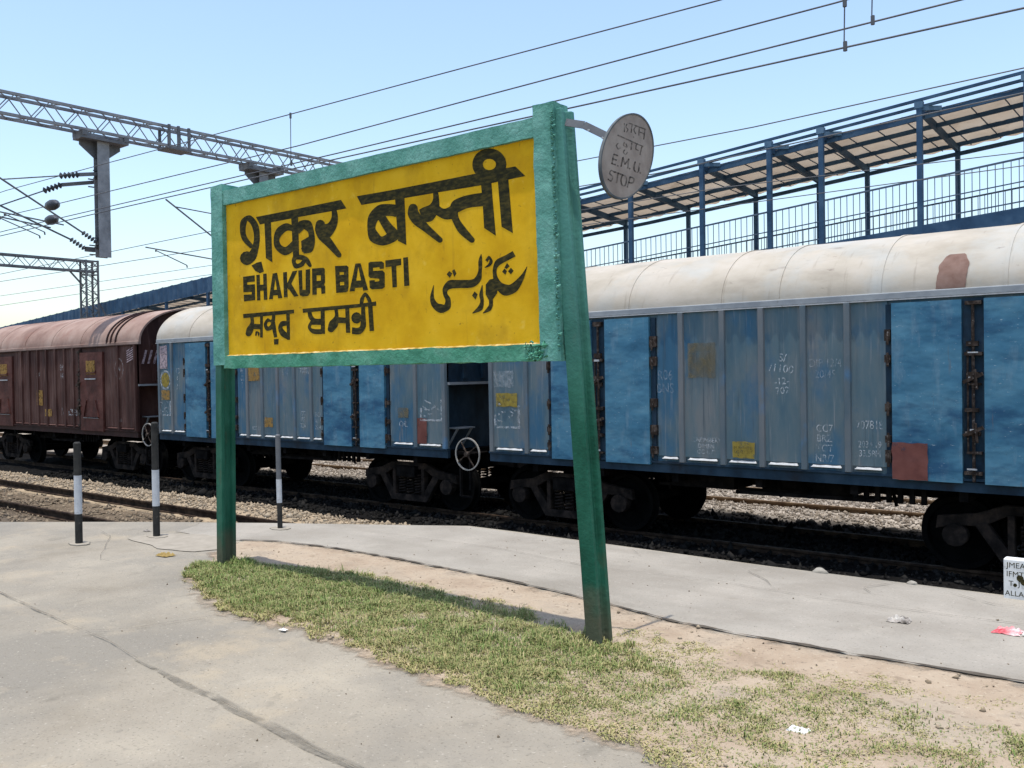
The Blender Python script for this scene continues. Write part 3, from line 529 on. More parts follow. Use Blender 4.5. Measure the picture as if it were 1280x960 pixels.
# ground sheet in bands: brown earth by the near line, sandy shoulder, near-black bed under the train, grey ballast beyond
g = mat('track_bed', [(.12, .09, .062), (.17, .13, .09)], 2.5, 1, detail=12, spec=.05, bump=.03, bscale=14, bdetail=10)
nt, b, src = base_link(g)
N, L = nt.nodes, nt.links
tc = N.new('ShaderNodeTexCoord'); sep = N.new('ShaderNodeSeparateXYZ'); L.new(tc.outputs['Object'], sep.inputs[0])
nz = N.new('ShaderNodeTexNoise'); nz.inputs['Scale'].default_value = .9; nz.inputs['Detail'].default_value = 9
L.new(tc.outputs['Object'], nz.inputs[0])
ma = N.new('ShaderNodeMath'); ma.operation = 'MULTIPLY_ADD'; L.new(nz.outputs[0], ma.inputs[0]); ma.inputs[1].default_value = .8
L.new(sep.outputs['Y'], ma.inputs[2])
mr = N.new('ShaderNodeMapRange'); mr.inputs['From Min'].default_value = .4; mr.inputs['From Max'].default_value = 40.4
L.new(ma.outputs[0], mr.inputs[0])
ramp = N.new('ShaderNodeValToRGB'); L.new(mr.outputs[0], ramp.inputs[0])
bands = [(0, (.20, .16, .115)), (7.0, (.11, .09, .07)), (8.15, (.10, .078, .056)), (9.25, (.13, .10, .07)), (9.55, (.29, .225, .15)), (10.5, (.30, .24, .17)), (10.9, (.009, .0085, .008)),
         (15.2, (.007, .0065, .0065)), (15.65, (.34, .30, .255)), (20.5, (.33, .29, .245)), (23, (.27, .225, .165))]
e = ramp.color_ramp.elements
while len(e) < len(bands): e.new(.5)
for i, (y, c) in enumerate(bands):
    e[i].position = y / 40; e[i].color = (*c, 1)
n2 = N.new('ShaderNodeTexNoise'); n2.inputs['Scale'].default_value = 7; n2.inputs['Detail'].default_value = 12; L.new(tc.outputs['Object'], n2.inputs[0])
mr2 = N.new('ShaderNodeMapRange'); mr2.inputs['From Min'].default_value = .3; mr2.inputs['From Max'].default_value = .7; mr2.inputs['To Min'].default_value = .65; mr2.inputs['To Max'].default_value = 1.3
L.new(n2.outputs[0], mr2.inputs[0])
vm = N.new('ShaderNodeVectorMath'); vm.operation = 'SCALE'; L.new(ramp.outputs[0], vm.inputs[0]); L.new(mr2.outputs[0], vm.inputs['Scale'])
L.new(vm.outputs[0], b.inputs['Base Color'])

GZ = -1.06
mb = MB()
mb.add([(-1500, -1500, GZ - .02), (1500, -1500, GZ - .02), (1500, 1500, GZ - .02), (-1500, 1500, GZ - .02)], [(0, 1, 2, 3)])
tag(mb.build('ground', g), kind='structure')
mb = MB()                                             # uneven earth and ballast between the lines
def gz(x, y):
    a = .05 * noise.noise((x * .7, y * .9, 3)) + .03 * noise.noise((x * 2.6, y * 2.6, 9)) + .012 * noise.noise((x * 8, y * 8, 1))
    hump = .10 * math.exp(-((y - 10.3) / .5) ** 2) + .03 * math.exp(-((y - 15.9) / .35) ** 2)
    return GZ + .045 + a + hump - .07 * (1 if y < 9.75 else 0)
mb.grid(lambda u, v: (-34 + 40 * u, 2 + 19 * v, gz(-34 + 40 * u, 2 + 19 * v)), 330, 170)
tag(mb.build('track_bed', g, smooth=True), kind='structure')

# platform slab with its end cut off on the skew
PE = [(-6.45, 7.12), (-7.5, 6.53), (-8.4, 6.02), (-9.5, 5.36), (-11.05, 4.3), (-16, .9), (-30, -8.6)]
outline = [(40, 7.08), (-1.0, 7.1), (-3.1, 7.05), (-4.7, 7.1), (-5.8, 7.13)] + PE + [(-30, -30), (40, -30)]
mb = MB(); mb.prism(outline, 'z', -1.3, 0)
tag(mb.build('platform', M['asphalt'], bevel=.012), kind='structure')

def strip_poly(line, other): return list(line) + list(reversed(other))
KERB = [(-7.9, 5.16), (-7.716, 5.197), (-7.318, 5.372), (-6.617, 5.464), (-5.761, 5.454), (-4.462, 5.38), (-3.499, 5.24), (-2.9, 5.11), (-2.278, 5.10), (-1.633, 5.12), (-0.957, 5.16), (1.5, 5.2), (6, 5.2), (40, 5.2)]
def wob(line, amp, step=.12, seed=0):
    out = []
    for i in range(len(line) - 1):
        a, c = Vector(line[i]), Vector(line[i + 1])
        n = max(1, int((c - a).length / step)) if (c - a).length < 8 else 6
        for k in range(n):
            p = a.lerp(c, k / n)
            q = (p.x * 3.1, p.y * 3.1, seed)
            out.append((p.x + amp * noise.noise(q), p.y + amp * noise.noise((q[1], q[0], seed + 5))))
    out.append(tuple(line[-1]))
    return out
def flat(name, poly, z, m, **kw):
    from mathutils.geometry import tessellate_polygon
    vs = [(p[0], p[1], z) for p in poly]
    mb = MB(); mb.v = vs
    mb.f = [tuple(t) for t in tessellate_polygon([[Vector(p) for p in vs]])]
    return tag(mb.build(name, m), **kw)
kw = wob(KERB, .03, seed=2)
flat('paved_path', wob([(40, 7.02), (-1.0, 7.04), (-3.1, 6.99), (-4.7, 7.04), (-6.4, 7.05), (-7.5, 6.48), (-8.4, 5.97), (-9.0, 5.55)], .008, seed=4) + wob([(-9.0, 5.55), (-8.7, 5.1), (-7.9, 5.16)], .06, seed=3) + kw, .004, M['paving'], kind='structure')
GL = [(-7.1, 4.45), (-6.9, 4.2), (-6.6, 3.95), (-6.3, 3.82), (-5.9, 3.62), (-5.45, 3.5), (-5.0, 3.52), (-4.7, 3.56), (-4.372, 3.52), (-3.878, 3.42), (-3.349, 3.38), (-2.819, 3.30), (-2.428, 3.28), (-2.1, 3.28), (-1.77, 3.22), (-1.5, 3.1), (-1.0, 2.98), (0, 2.95), (4, 2.9), (40, 2.9)]
# sandy verge: a fine sheet whose sand thins out raggedly towards its edges
VERGE = KERB[1:-1] + [(6, 2.9)] + list(reversed([(-7.65, 5.0), (-7.4, 4.7)] + GL[:-1]))
def edge_dist(x, y, poly):
    d = np.full(x.shape, 9.0)
    for i in range(len(poly)):
        ax, ay = poly[i]; bx, by = poly[(i + 1) % len(poly)]
        if max(ax, bx) > 5.9: continue
        vx, vy = bx - ax, by - ay
        t = np.clip(((x - ax) * vx + (y - ay) * vy) / max(vx * vx + vy * vy, 1e-9), 0, 1)
        d = np.minimum(d, np.hypot(x - ax - t * vx, y - ay - t * vy))
    return np.where(pip(x, y, poly), d, -d)
gx, gy = np.meshgrid(np.linspace(-8.2, 5.6, 345), np.linspace(2.4, 5.6, 80))
sdist = edge_dist(gx, gy, VERGE)
relief = np.array([.006 * noise.noise((a * 2.5, c * 2.5, 3)) + .004 * noise.noise((a * 9, c * 9, 6)) for a, c in zip(gx.ravel(), gy.ravel())])
lift = np.clip(sdist.ravel() / .25, 0, 1)
V_ = np.stack([gx.ravel(), gy.ravel(), .0055 + lift * (.010 + relief)], 1)
nxg = gx.shape[1]
I_ = (np.arange(gx.shape[0] - 1)[:, None] * nxg + np.arange(nxg - 1)[None]).ravel()
F_ = np.stack([I_, I_ + 1, I_ + nxg + 1, I_ + nxg], 1)
F_ = F_[(sdist.ravel()[F_] > -.16).any(1)]
o = np_mesh('dirt_verge', V_, F_, M['dirt'], True)
at_ = o.data.attributes.new('cover', 'FLOAT', 'POINT'); at_.data.foreach_set('value', sdist.ravel().astype(np.float32)[:len(o.data.vertices)])
nt, b, src = base_link(M['dirt']); N, L = nt.nodes, nt.links
an = N.new('ShaderNodeAttribute'); an.attribute_name = 'cover'
tc = N.new('ShaderNodeTexCoord'); nz = N.new('ShaderNodeTexNoise'); nz.inputs['Scale'].default_value = 7; nz.inputs['Detail'].default_value = 10; nz.inputs['Roughness'].default_value = .7; L.new(tc.outputs['Object'], nz.inputs[0])
ma = N.new('ShaderNodeMath'); ma.operation = 'MULTIPLY_ADD'; L.new(nz.outputs[0], ma.inputs[0]); ma.inputs[1].default_value = .5; L.new(an.outputs['Fac'], ma.inputs[2])
mr = N.new('ShaderNodeMapRange'); mr.inputs['From Min'].default_value = .22; mr.inputs['From Max'].default_value = .34; L.new(ma.outputs[0], mr.inputs[0])
L.new(mr.outputs[0], b.inputs['Alpha'])
tag(o, kind='structure')

def ribbon(name, line, w, z, m, seed=0, wj=.6, step=.05, amp=.02, taper=True, **kw):
    pts = wob(line, amp, step, seed)
    mb = MB(); n = len(pts)
    L_, R_ = [], []
    for i, p in enumerate(pts):
        a, c = pts[max(i - 1, 0)], pts[min(i + 1, n - 1)]
        t = Vector((c[0] - a[0], c[1] - a[1]))
        t = t.normalized() if t.length > 1e-9 else Vector((1, 0))
        ww = w * (1 + wj * noise.noise((i * .37, seed, 1.5))) * .5
        if taper: ww *= min(1, .25 + 4 * min(i, n - 1 - i) / n)
        L_.append((p[0] - t.y * ww, p[1] + t.x * ww, z)); R_.append((p[0] + t.y * ww, p[1] - t.x * ww, z))
    mb.v = L_ + R_
    mb.f = [(i, i + 1, n + i + 1, n + i) for i in range(n - 1)]
    return tag(mb.build(name, m), **kw)
ribbon('kerb_joint', KERB[1:-1], .026, .0135, M['kerb'], 2, 1.5, step=.035, amp=.014, kind='structure', taper=False)
cr = [([(-9.0, 2.99), (-8, 2.91), (-7.329, 2.855), (-6.519, 2.794), (-5.775, 2.74)], .02), ([(-5.775, 2.74), (-5.4, 2.72), (-4.9, 2.64)], .010), ([(-5.775, 2.74), (-5.581, 2.928), (-5.512, 3.162), (-5.40, 3.47)], .013),
      ([(-7.0, 6.25), (-5.4, 6.3), (-4.2, 6.15), (-3.3, 6.28), (-2.4, 6.22), (-1.2, 6.3), (.5, 6.2)], .010), ([(-3.05, 6.98), (-3.15, 6.72), (-2.9, 6.5), (-2.75, 6.3)], .012), ([(-5.2, 7.0), (-5.45, 6.8), (-5.5, 6.6)], .008),
      ([(-2.1, 7.0), (-2.25, 6.7), (-2.1, 6.5)], .012), ([(-1.75, 6.9), (-1.4, 6.72), (-1.0, 6.75), (-.6, 6.6)], .011), ([(-4.35, 6.95), (-4.15, 6.75), (-4.2, 6.6)], .008), ([(-9.6, 4.7), (-9.0, 4.55), (-8.4, 4.2), (-7.9, 3.9), (-7.3, 3.95)], .008)]
for i, (ln, w) in enumerate(cr):
    ribbon('pavement_crack', ln, w * .7, .013 + .0004 * i, M['crack'], 20 + i, .9, kind='structure')
ribbon('tar_seam', [(-4.95, 2.64), (-4.554, 2.606), (-4.106, 2.564), (-3.787, 2.533), (-3.43, 2.499), (-2.937, 2.452), (-2.4, 2.40), (-1.8, 2.35)], .058, .007, M['seam'], 40, .4, kind='structure')
ribbon('seam_crack', [(-4.6, 2.60), (-4.1, 2.555), (-3.787, 2.523), (-3.43, 2.489), (-2.937, 2.446), (-2.3, 2.39)], .004, .018, M['crack'], 41, .9, kind='structure')
flat('cement_patch', wob([(-8.75, 4.62), (-8.0, 4.50), (-7.55, 4.62), (-7.45, 5.0), (-7.75, 5.16), (-8.25, 5.2), (-8.75, 4.95), (-8.75, 4.62)], .06, .08, seed=9), .0065, M['slabpale'], kind='structure')

# stones (nobody could count them)
def stones(name, n, region, size, m, zfn, poly=None):
    x0, x1, y0, y1 = region
    P = np.stack([nrg.uniform(x0, x1, n), nrg.uniform(y0, y1, n)], 1)
    if poly is not None:
        P = P[edge_dist(P[:, 0], P[:, 1], poly) > nrg.uniform(-.05, .12, n)]; n = len(P)
    base = np.array([(1, 0, 0), (-1, 0, 0), (0, 1, 0), (0, -1, 0), (0, 0, 1), (0, 0, -1), (.66, .66, .5), (-.66, -.66, .5)], float)[:6]
    faces = np.array([(0, 2, 4), (2, 1, 4), (1, 3, 4), (3, 0, 4), (2, 0, 5), (1, 2, 5), (3, 1, 5), (0, 3, 5)])
    s = size * np.exp(nrg.normal(0, .35, n))
    V = base[None] * (1 + nrg.uniform(-.45, .45, (n, 6, 1))) + nrg.uniform(-.25, .25, (n, 6, 3))
    V *= s[:, None, None] * nrg.uniform(.6, 1.2, (n, 1, 3))
    a = nrg.uniform(0, 6.28, n); t = nrg.uniform(-.6, .6, n)
    ca, sa, ct, st = np.cos(a)[:, None], np.sin(a)[:, None], np.cos(t)[:, None], np.sin(t)[:, None]
    x, y, z = V[..., 0], V[..., 1], V[..., 2]
    y, z = y * ct - z * st, y * st + z * ct
    x, y = x * ca - y * sa, x * sa + y * ca
    zz = np.array([zfn(px, py) for px, py in P])
    V = np.stack([x + P[:, :1], y + P[:, 1:], z + (zz + s * .3)[:, None]], 2).reshape(-1, 3)
    F = (faces[None] + (np.arange(n) * 6)[:, None, None]).reshape(-1, 3)
    return tag(np_mesh(name, V, F, m), kind='stuff')
stones('ballast_gravel', 5000, (-27, -7, 9.85, 10.9), .024, M['stone_tan'], gz)
stones('far_ballast_gravel', 30000, (-24, 1.5, 15.3, 19.8), .024, M['stone'], gz)
stones('earthy_gravel', 7000, (-26, -8, 5.6, 9.5), .028, M['stone_brown'], gz)
stones('near_black_gravel', 12000, (-26, 1, 10.8, 15.2), .034, M['stone_black'], gz)

# the three tracks: rails lie bedded in earth and ballast
PROF = [(-.068, 0), (.068, 0), (.068, .012), (.012, .03), (.010, .11), (.035, .12), (.035, .15), (-.035, .15), (-.035, .12), (-.010, .11), (-.012, .03), (-.068, .012)]
for i, yc in enumerate(TRACKS):
    t = empty('railway_track', (0, yc, RAIL_Z - .15)); tag(t, kind='structure')
    for s in (-1, 1):
        mb = MB(); mb.prism([(p[0] + s * .838, p[1]) for p in PROF], 'x', -60, 30)
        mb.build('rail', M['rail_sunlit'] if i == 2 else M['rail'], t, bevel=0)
    mb = MB()
    for k in range(-40, 12): mb.box(k * .65 - .12, k * .65 + .12, -1.35, 1.35, -.2, -.012)
    o = mb.build('sleepers', M['grime'] if i == 1 else M['concrete'], t); o['kind'] = 'stuff'

# ------------------------------------------------------------------ grass
BL = island_colour(mat('grass_blade', [(.1, .1, .1), (.2, .2, .2)], rough=.7), [(.11, .15, .04), (.155, .19, .055), (.21, .23, .08), (.29, .265, .11), (.37, .305, .15), (.185, .205, .07), (.40, .335, .18)])
STRAW = island_colour(mat('dry_grass_blade', [(.1, .1, .1), (.2, .2, .2)], rough=.8), [(.34, .28, .14), (.42, .34, .18), (.25, .245, .09), (.32, .265, .125), (.19, .21, .07), (.23, .24, .085)])
GREEN = island_colour(mat('fresh_grass_blade', [(.1, .1, .1), (.2, .2, .2)], rough=.7), [(.09, .155, .035), (.13, .195, .05), (.185, .235, .07), (.27, .265, .11), (.15, .205, .055)])
PATCH = [(-7.02, 4.3), (-6.75, 4.02), (-6.4, 3.93), (-5.9, 3.73), (-5.4, 3.62), (-4.95, 3.67), (-4.4, 3.65), (-3.9, 3.55), (-3.35, 3.51), (-2.8, 3.43), (-2.4, 3.41), (-2.0, 3.43), (-1.55, 3.31), (-1, 3.1), (0, 3.1), (1, 3.1), (1, 4.4), (-0.85, 4.4), (-1.25, 4.45), (-1.66, 4.5), (-2.02, 4.55), (-2.3, 4.45), (-2.6, 4.35), (-2.85, 4.45), (-3.1, 4.51), (-3.4, 4.59), (-4.4, 4.71), (-5.0, 4.79), (-5.4, 4.87), (-5.8, 4.79), (-6.32, 4.65), (-6.76, 4.64)]
def fbm(x, y, f, sd):
    return np.array([noise.fractal((a * f, c * f, sd), 1.0, 2.0, 4) for a, c in zip(x, y)])
def blades(name, n, poly, m, hmin, hmax, dens, w=.0035, lean=.7):
    xs = np.array([p[0] for p in poly]); ys = np.array([p[1] for p in poly])
    x = nrg.uniform(xs.min(), xs.max(), n * 3); y = nrg.uniform(ys.min(), ys.max(), n * 3)
    jx = x + .10 * fbm(x, y, 5, 2); jy = y + .10 * fbm(x, y, 5, 7)
    k = pip(jx, jy, poly); x, y = x[k], y[k]
    k = nrg.uniform(0, 1, len(x)) < dens(x, y); x, y = x[k][:n], y[k][:n]
    n = len(x)
    tuft = .6 + .55 * np.clip(fbm(x, y, 7, 4) + .4, 0, 1.2)
    h = nrg.uniform(hmin, hmax, n) * tuft * (1 - .45 * sm(-3.6, -2.2, x)) * (1 + .5 * (nrg.uniform(0, 1, n) < .04))
    a = nrg.uniform(0, 2 * np.pi, n); l = nrg.uniform(.15, lean, n) * h
    dx, dy = np.cos(a), np.sin(a); px, py = -dy * w, dx * w
    z0 = np.full(n, .008)
    mx, my, mz = x + dx * l * .35, y + dy * l * .35, z0 + h * .62
    tx, ty, tz = x + dx * l * 1.1, y + dy * l * 1.1, z0 + h * np.clip(1 - .4 * l / np.maximum(h, 1e-4), .4, 1)
    V = np.stack([np.stack([x - px, y - py, z0], 1), np.stack([x + px, y + py, z0], 1), np.stack([mx + px * .8, my + py * .8, mz], 1), np.stack([mx - px * .8, my - py * .8, mz], 1),
                  np.stack([tx, ty, tz], 1), np.stack([tx - px * .2, ty - py * .2, tz], 1)], 1).reshape(-1, 3)
    o = (np.arange(n) * 6)[:, None]
    F = np.concatenate([o + np.array([[0, 1, 2, 3]]), o + np.array([[3, 2, 4, 5]])])
    return tag(np_mesh(name, V, F, m), kind='stuff')
def sm(a, b, x): t = np.clip((x - a) / (b - a), 0, 1); return t * t * (3 - 2 * t)
def d_main(x, y):
    left = 1 - sm(-3.2, -2.1, x)
    n1 = fbm(x, y, 1.6, 1.3); n2 = fbm(x, y, 4.2, 8.1); n3 = fbm(x, y, 8.5, 5.2)
    sparse = np.clip(.42 + 1.0 * n1 + .8 * n2 + .5 * n3, .0, .95)
    dense = np.clip(.55 + .75 * n2 + .45 * n1 + .35 * n3, .08, 1)
    shade = 1 - .6 * sm(4.6, 4.95, y) * (x > -6)
    return (left * dense + (1 - left) * sparse) * shade
blades('grass', 90000, PATCH, BL, .02, .06, d_main, .0026, 1.3)
def d_green(x, y):
    n1 = fbm(x, y, 2.2, 6.6)
    return np.clip(.45 + 1.3 * n1 + .7 * (1 - sm(-6.6, -5.0, x)), 0, 1) * (1 - .75 * sm(-3.1, -2.2, x))
blades('grass_tufts', 30000, PATCH, GREEN, .025, .07, d_green, .0026, 1.1)
def d_straw(x, y):
    n1 = fbm(x, y, 2.6, 16.6)
    return np.clip(.26 + 1.3 * n1 + .30 * (1 - sm(3.45, 3.75, y)) + .45 * sm(-3.6, -2.4, x), 0, 1)
wide = [(-6.7, 4.1), (-6.4, 3.86), (-5.9, 3.66), (-5.4, 3.51), (-4.95, 3.56), (-4.4, 3.54), (-3.9, 3.46), (-3.35, 3.42), (-2.8, 3.34), (-2.4, 3.32), (-1.55, 3.16), (1, 3.06), (1, 4.9), (-2.2, 4.75), (-5, 4.9), (-6.3, 4.8)]
blades('dry_grass', 75000, wide, STRAW, .010, .036, d_straw, .003, 2.2)
for (cx, cy, n) in ((-3.02, 4.38, 700), (-6.7, 4.42, 900), (-2.75, 4.25, 350), (-3.2, 4.3, 350)):
    pl = [(cx + .22 * math.cos(t), cy + .16 * math.sin(t)) for t in np.linspace(0, 6.28, 14)[:-1]]
    blades('grass_clump', n, pl, GREEN if cx < -5 else BL, .03, .085, lambda x, y: np.ones(len(x)) * .8, .0034, .8)

# loose grit and straw bits on the verge
def grit(name, n, region, size, m):
    poly = VERGE
    st = stones(name, n, region, size, m, lambda x, y: .012, poly)
    return st
grit('verge_grit', 1500, (-7.2, 1, 3.0, 5.15), .005, M['stone_brown'])
grit('verge_pebbles', 500, (-7.2, 1, 3.0, 5.15), .009, M['stone_tan'])

stones('paving_grit', 200, (-9, 1, 1.2, 4.0), .0038, M['stone_brown'], lambda x, y: .001)
stones('edge_grit', 150, (-7, 1, 5.15, 7.0), .0045, M['stone_brown'], lambda x, y: .005)
# ------------------------------------------------------------------ station name sign
sign = empty('station_name_sign', (-4.95, 4.43, 0))
tag(sign, 'yellow station name board with black lettering in a teal frame on two green posts', 'station sign')
SP = Matrix.Translation((-4.95, 4.43, 0)).inverted()
def sbuild(mb, name, m, parent=None, **kw):
    o = mb.build(name, m, parent or sign, **kw)
    if parent is None: o.matrix_parent_inverse = SP
    return o
def plaster(x0, x1, y0, y1, z0, z1, amp=.004, res=.035, dx_top=0, seed=0):
    """a hand-trowelled bar: finely divided box with an uneven skin"""
    mb = MB()
    nx, ny, nz_ = (max(1, int((b_ - a_) / res)) for a_, b_ in ((x0, x1), (y0, y1), (z0, z1)))
    def P(x, y, z):
        q = (x * 9, y * 9 + seed, z * 9)
        d = Vector((noise.noise(q), noise.noise((q[1], q[2], q[0] + 3)), noise.noise((q[2] + 7, q[0], q[1])))) * amp
        q2 = (x * 30, y * 30 + seed, z * 30)
        d += Vector((noise.noise(q2), noise.noise((q2[1], q2[2], q2[0])), noise.noise((q2[2], q2[0], q2[1])))) * amp * .55
        return Vector((x + dx_top * (z - z0) / max(z1 - z0, 1e-6), y, z)) + d
    lx = lambda t: x0 + (x1 - x0) * t
    ly = lambda t: y0 + (y1 - y0) * t
    lz = lambda t: z0 + (z1 - z0) * t
    mb.grid(lambda u, v: P(lx(u), y0, lz(v)), nx, nz_); mb.grid(lambda u, v: P(lx(1 - u), y1, lz(v)), nx, nz_)
    mb.grid(lambda u, v: P(lx(u), ly(v), z1), nx, ny); mb.grid(lambda u, v: P(lx(u), ly(1 - v), z0), nx, ny)
    mb.grid(lambda u, v: P(x0, ly(1 - u), lz(v)), ny, nz_); mb.grid(lambda u, v: P(x1, ly(u), lz(v)), ny, nz_)
    return mb
# posts: old rail sections, dark green low down, turning teal with height
pm = mat('post_green_paint', [(.006, .060, .034), (.010, .088, .052), (.022, .12, .075)], 6, .5, stretch=(1, 1, .35), detail=9,
         spots=[((.08, .07, .035), 8, (1, 1, .5), .6, .74, .6), ((.004, .05, .025), 4, (1.5, 1, .3), .58, .7, .6), ((.2, .3, .24), 50, (1, 1, .7), .70, .75, .5)], bump=.004, bscale=30)
nt, b, src = base_link(pm); N, L = nt.nodes, nt.links
tc = N.new('ShaderNodeTexCoord'); sep = N.new('ShaderNodeSeparateXYZ'); L.new(tc.outputs['Object'], sep.inputs[0])
nz = N.new('ShaderNodeTexNoise'); nz.inputs['Scale'].default_value = 4; L.new(tc.outputs['Object'], nz.inputs[0])
ma = N.new('ShaderNodeMath'); ma.operation = 'MULTIPLY_ADD'; L.new(nz.outputs[0], ma.inputs[0]); ma.inputs[1].default_value = .7; L.new(sep.outputs['Z'], ma.inputs[2])
mr = N.new('ShaderNodeMapRange'); mr.interpolation_type = 'SMOOTHSTEP'; L.new(ma.outputs[0], mr.inputs[0])
mr.inputs['From Min'].default_value = 1.55; mr.inputs['From Max'].default_value = 2.9
mx = N.new('ShaderNodeMix'); mx.data_type = 'RGBA'; L.new(mr.outputs[0], mx.inputs['Factor']); L.new(src, mx.inputs['A']); mx.inputs['B'].default_value = (.075, .225, .185, 1)
mr = N.new('ShaderNodeMapRange'); mr.interpolation_type = 'SMOOTHSTEP'; L.new(ma.outputs[0], mr.inputs[0])      # mud splashed on the foot of the post
mr.inputs['From Min'].default_value = .72; mr.inputs['From Max'].default_value = .36; mr.inputs['To Max'].default_value = .75
my = N.new('ShaderNodeMix'); my.data_type = 'RGBA'; L.new(mr.outputs[0], my.inputs['Factor']); L.new(mx.outputs['Result'], my.inputs['A']); my.inputs['B'].default_value = (.10, .085, .055, 1)
L.new(my.outputs['Result'], b.inputs['Base Color'])
def post(xb, xt, zt, w=.088, dep=.135, y0=4.385, z0=-.5):
    """I-section post; front flange faces the platform"""
    sec = [(0, 0), (w, 0), (w, .03), (w * .68, .045), (w * .68, dep - .045), (w, dep - .03), (w, dep), (0, dep), (0, dep - .03), (w * .32, dep - .045), (w * .32, .045), (0, .03)]
    mb = MB(); rows = 14; n = len(sec)
    sl = (xt - xb) / zt
    for i in range(rows + 1):
        z = z0 + (zt - z0) * i / rows
        for (a, c) in sec: mb.v.append((xb + sl * z + a, y0 + c, z))
    for i in range(rows):
        for k in range(n): mb.f.append((i * n + k, i * n + (k + 1) % n, (i + 1) * n + (k + 1) % n, (i + 1) * n + k))
    mb.f.append(tuple(range(n - 1, -1, -1))); mb.f.append(tuple(rows * n + k for k in range(n)))
    return mb
sbuild(post(-6.855, -6.79, 3.14), 'post', pm, bevel=.006)
sbuild(post(-3.072, -3.30, 3.15, w=.10), 'post', pm, bevel=.006)
# frame
sbuild(plaster(-6.68, -3.30, 4.372, 4.50, 3.008, 3.125, .003, seed=1), 'frame_top', M['teal'], smooth=True)
sbuild(plaster(-6.66, -3.22, 4.365, 4.50, 1.665, 1.765, .007, seed=2), 'frame_bottom', M['teal_low'], smooth=True)
sbuild(plaster(-6.805, -6.642, 4.362, 4.52, 1.69, 3.18, seed=3), 'frame_side', M['teal'], smooth=True)
sbuild(plaster(-3.36, -3.205, 4.362, 4.51, 1.662, 3.19, .005, dx_top=-.035, seed=4), 'frame_side', M['teal'], smooth=True)
# loose plaster lumps on the frame joint
mb = MB()
for k in range(26):
    x = rng.uniform(-3.46, -3.30); z = rng.uniform(1.68, 1.775); s = rng.uniform(.006, .016)
    mb.tube([(x, 4.362, z), (x + rng.uniform(-.03, .03), 4.35, z + rng.uniform(-.02, .02)), (x + rng.uniform(-.04, .04), 4.363, z + rng.uniform(-.03, .03))], [s, s * .8, s * .3], 6)
sbuild(mb, 'peeling_plaster', M['teal_low'], smooth=True)
mb = MB()
for k in range(150):
    z = rng.uniform(1.72, 3.12); x = -3.218 - .035 * (z - 1.66) / 1.53 + rng.uniform(-.006, .008); s = rng.uniform(.004, .010)
    mb.tube([(x - s, 4.368, z), (x + s * rng.uniform(-.5, 1.5), 4.352, z + s), (x + s, 4.37, z + s * 2)], [s * .7, s, s * .4], 5)
sbuild(mb, 'crusty_joint', M['teal'], smooth=True)
# painted panel; cream colour along its bottom ledge stands for a sunlit highlight
sbuild(plaster(-6.64, -3.36, 4.40, 4.47, 1.75, 3.02, .0004, .06, seed=6), 'name_panel', M['yellow'], smooth=True)
panel = sign.children[-1]
mb = MB()
mb.grid(lambda u, v: (-6.64 + 3.28 * u, 4.366 + .036 * v, 1.763 + .012 * v + .005 * noise.noise((u * 60, v * 3, 1)) + .004 * noise.noise((u * 170, v * 5, 4))), 160, 4)
sbuild(mb, 'ledge', M['cream'], panel)
def crom(P, n=5):
    if len(P) < 3: return P
    out = []
    for i in range(len(P) - 1):
        p0, p1, p2, p3 = P[max(i - 1, 0)], P[i], P[i + 1], P[min(i + 2, len(P) - 1)]
        for k in range(n):
            t = k / n
            out.append(tuple(.5 * (2 * b_ + (c_ - a_) * t + (2 * a_ - 5 * b_ + 4 * c_ - d_) * t * t + (3 * b_ - a_ - 3 * c_ + d_) * t ** 3) for a_, b_, c_, d_ in zip(p0, p1, p2, p3)))
    out.append(P[-1])
    return out
def strokes(items, m3, step=.00002):
    from mathutils.geometry import tessellate_polygon
    mb = MB()
    for i, it in enumerate(items):
        d = i * step
        if it[0] == 'p':
            P = [m3(p, d) for p in it[1]]
            mb.add(P, [tuple(t) for t in tessellate_polygon([[Vector((p[0], p[1], 0)) for p in it[1]]])])
        else:
            A_, B_ = crom(it[1]), crom(it[2]); n = len(A_)
            mb.add([m3(p, d) for p in A_ + B_], [(k, k + 1, n + k + 1, n + k) for k in range(n - 1)])
    return mb
for key in ('hindi', 'latin', 'gurmukhi', 'urdu'):
    sbuild(strokes(TXT[key], lambda p, d: (p[0], 4.3990 - d, p[1])), 'lettering', M['letter'], panel, fixn=False)

# ------------------------------------------------------------------ round stop sign fixed to the post
rs = empty('round_stop_sign', (-2.93, 4.70, 2.62))
tag(rs, 'grey round sign on a bracket beside the name board, faded stop notice lettered in black', 'stop sign')
RI = Matrix.Translation((-2.93, 4.70, 2.62)).inverted()
def rbuild(mb, name, m, **kw):
    o = mb.build(name, m, rs, **kw); o.matrix_parent_inverse = RI; return o
cy, cz = 4.705, 2.868
E_ = lambda t, k=1: (4.6860 + k * (0.2905 * math.cos(t) + 0.0060 * math.sin(t)), 2.8730 + k * (0.1000 * math.cos(t) + 0.2450 * math.sin(t)))
mb = MB(); mb.prism([E_(t) for t in np.linspace(0, 2 * math.pi, 61)[:-1]], 'x', -2.938, -2.9312)
rbuild(mb, 'disc', M['disc'])
mb = MB()
mb.lathe([(.985, -.012), (1.025, -.012), (1.025, .006), (.985, .006), (.985, -.012)], 60, lambda a, c, s: (-2.934 + a, 4.6860 + 0.2905 * c + 0.0060 * s, 2.8730 + 0.1000 * c + 0.2450 * s))
rbuild(mb, 'rim', M['discrim'], smooth=True)
mb = MB()
mb.bar((-3.20, 4.43, 3.07), (-3.09, 4.46, 3.04), .006, .045, (0, .2, 1)); mb.bar((-3.09, 4.46, 3.04), (-2.944, 4.52, 2.95), .006, .045, (0, .2, 1))
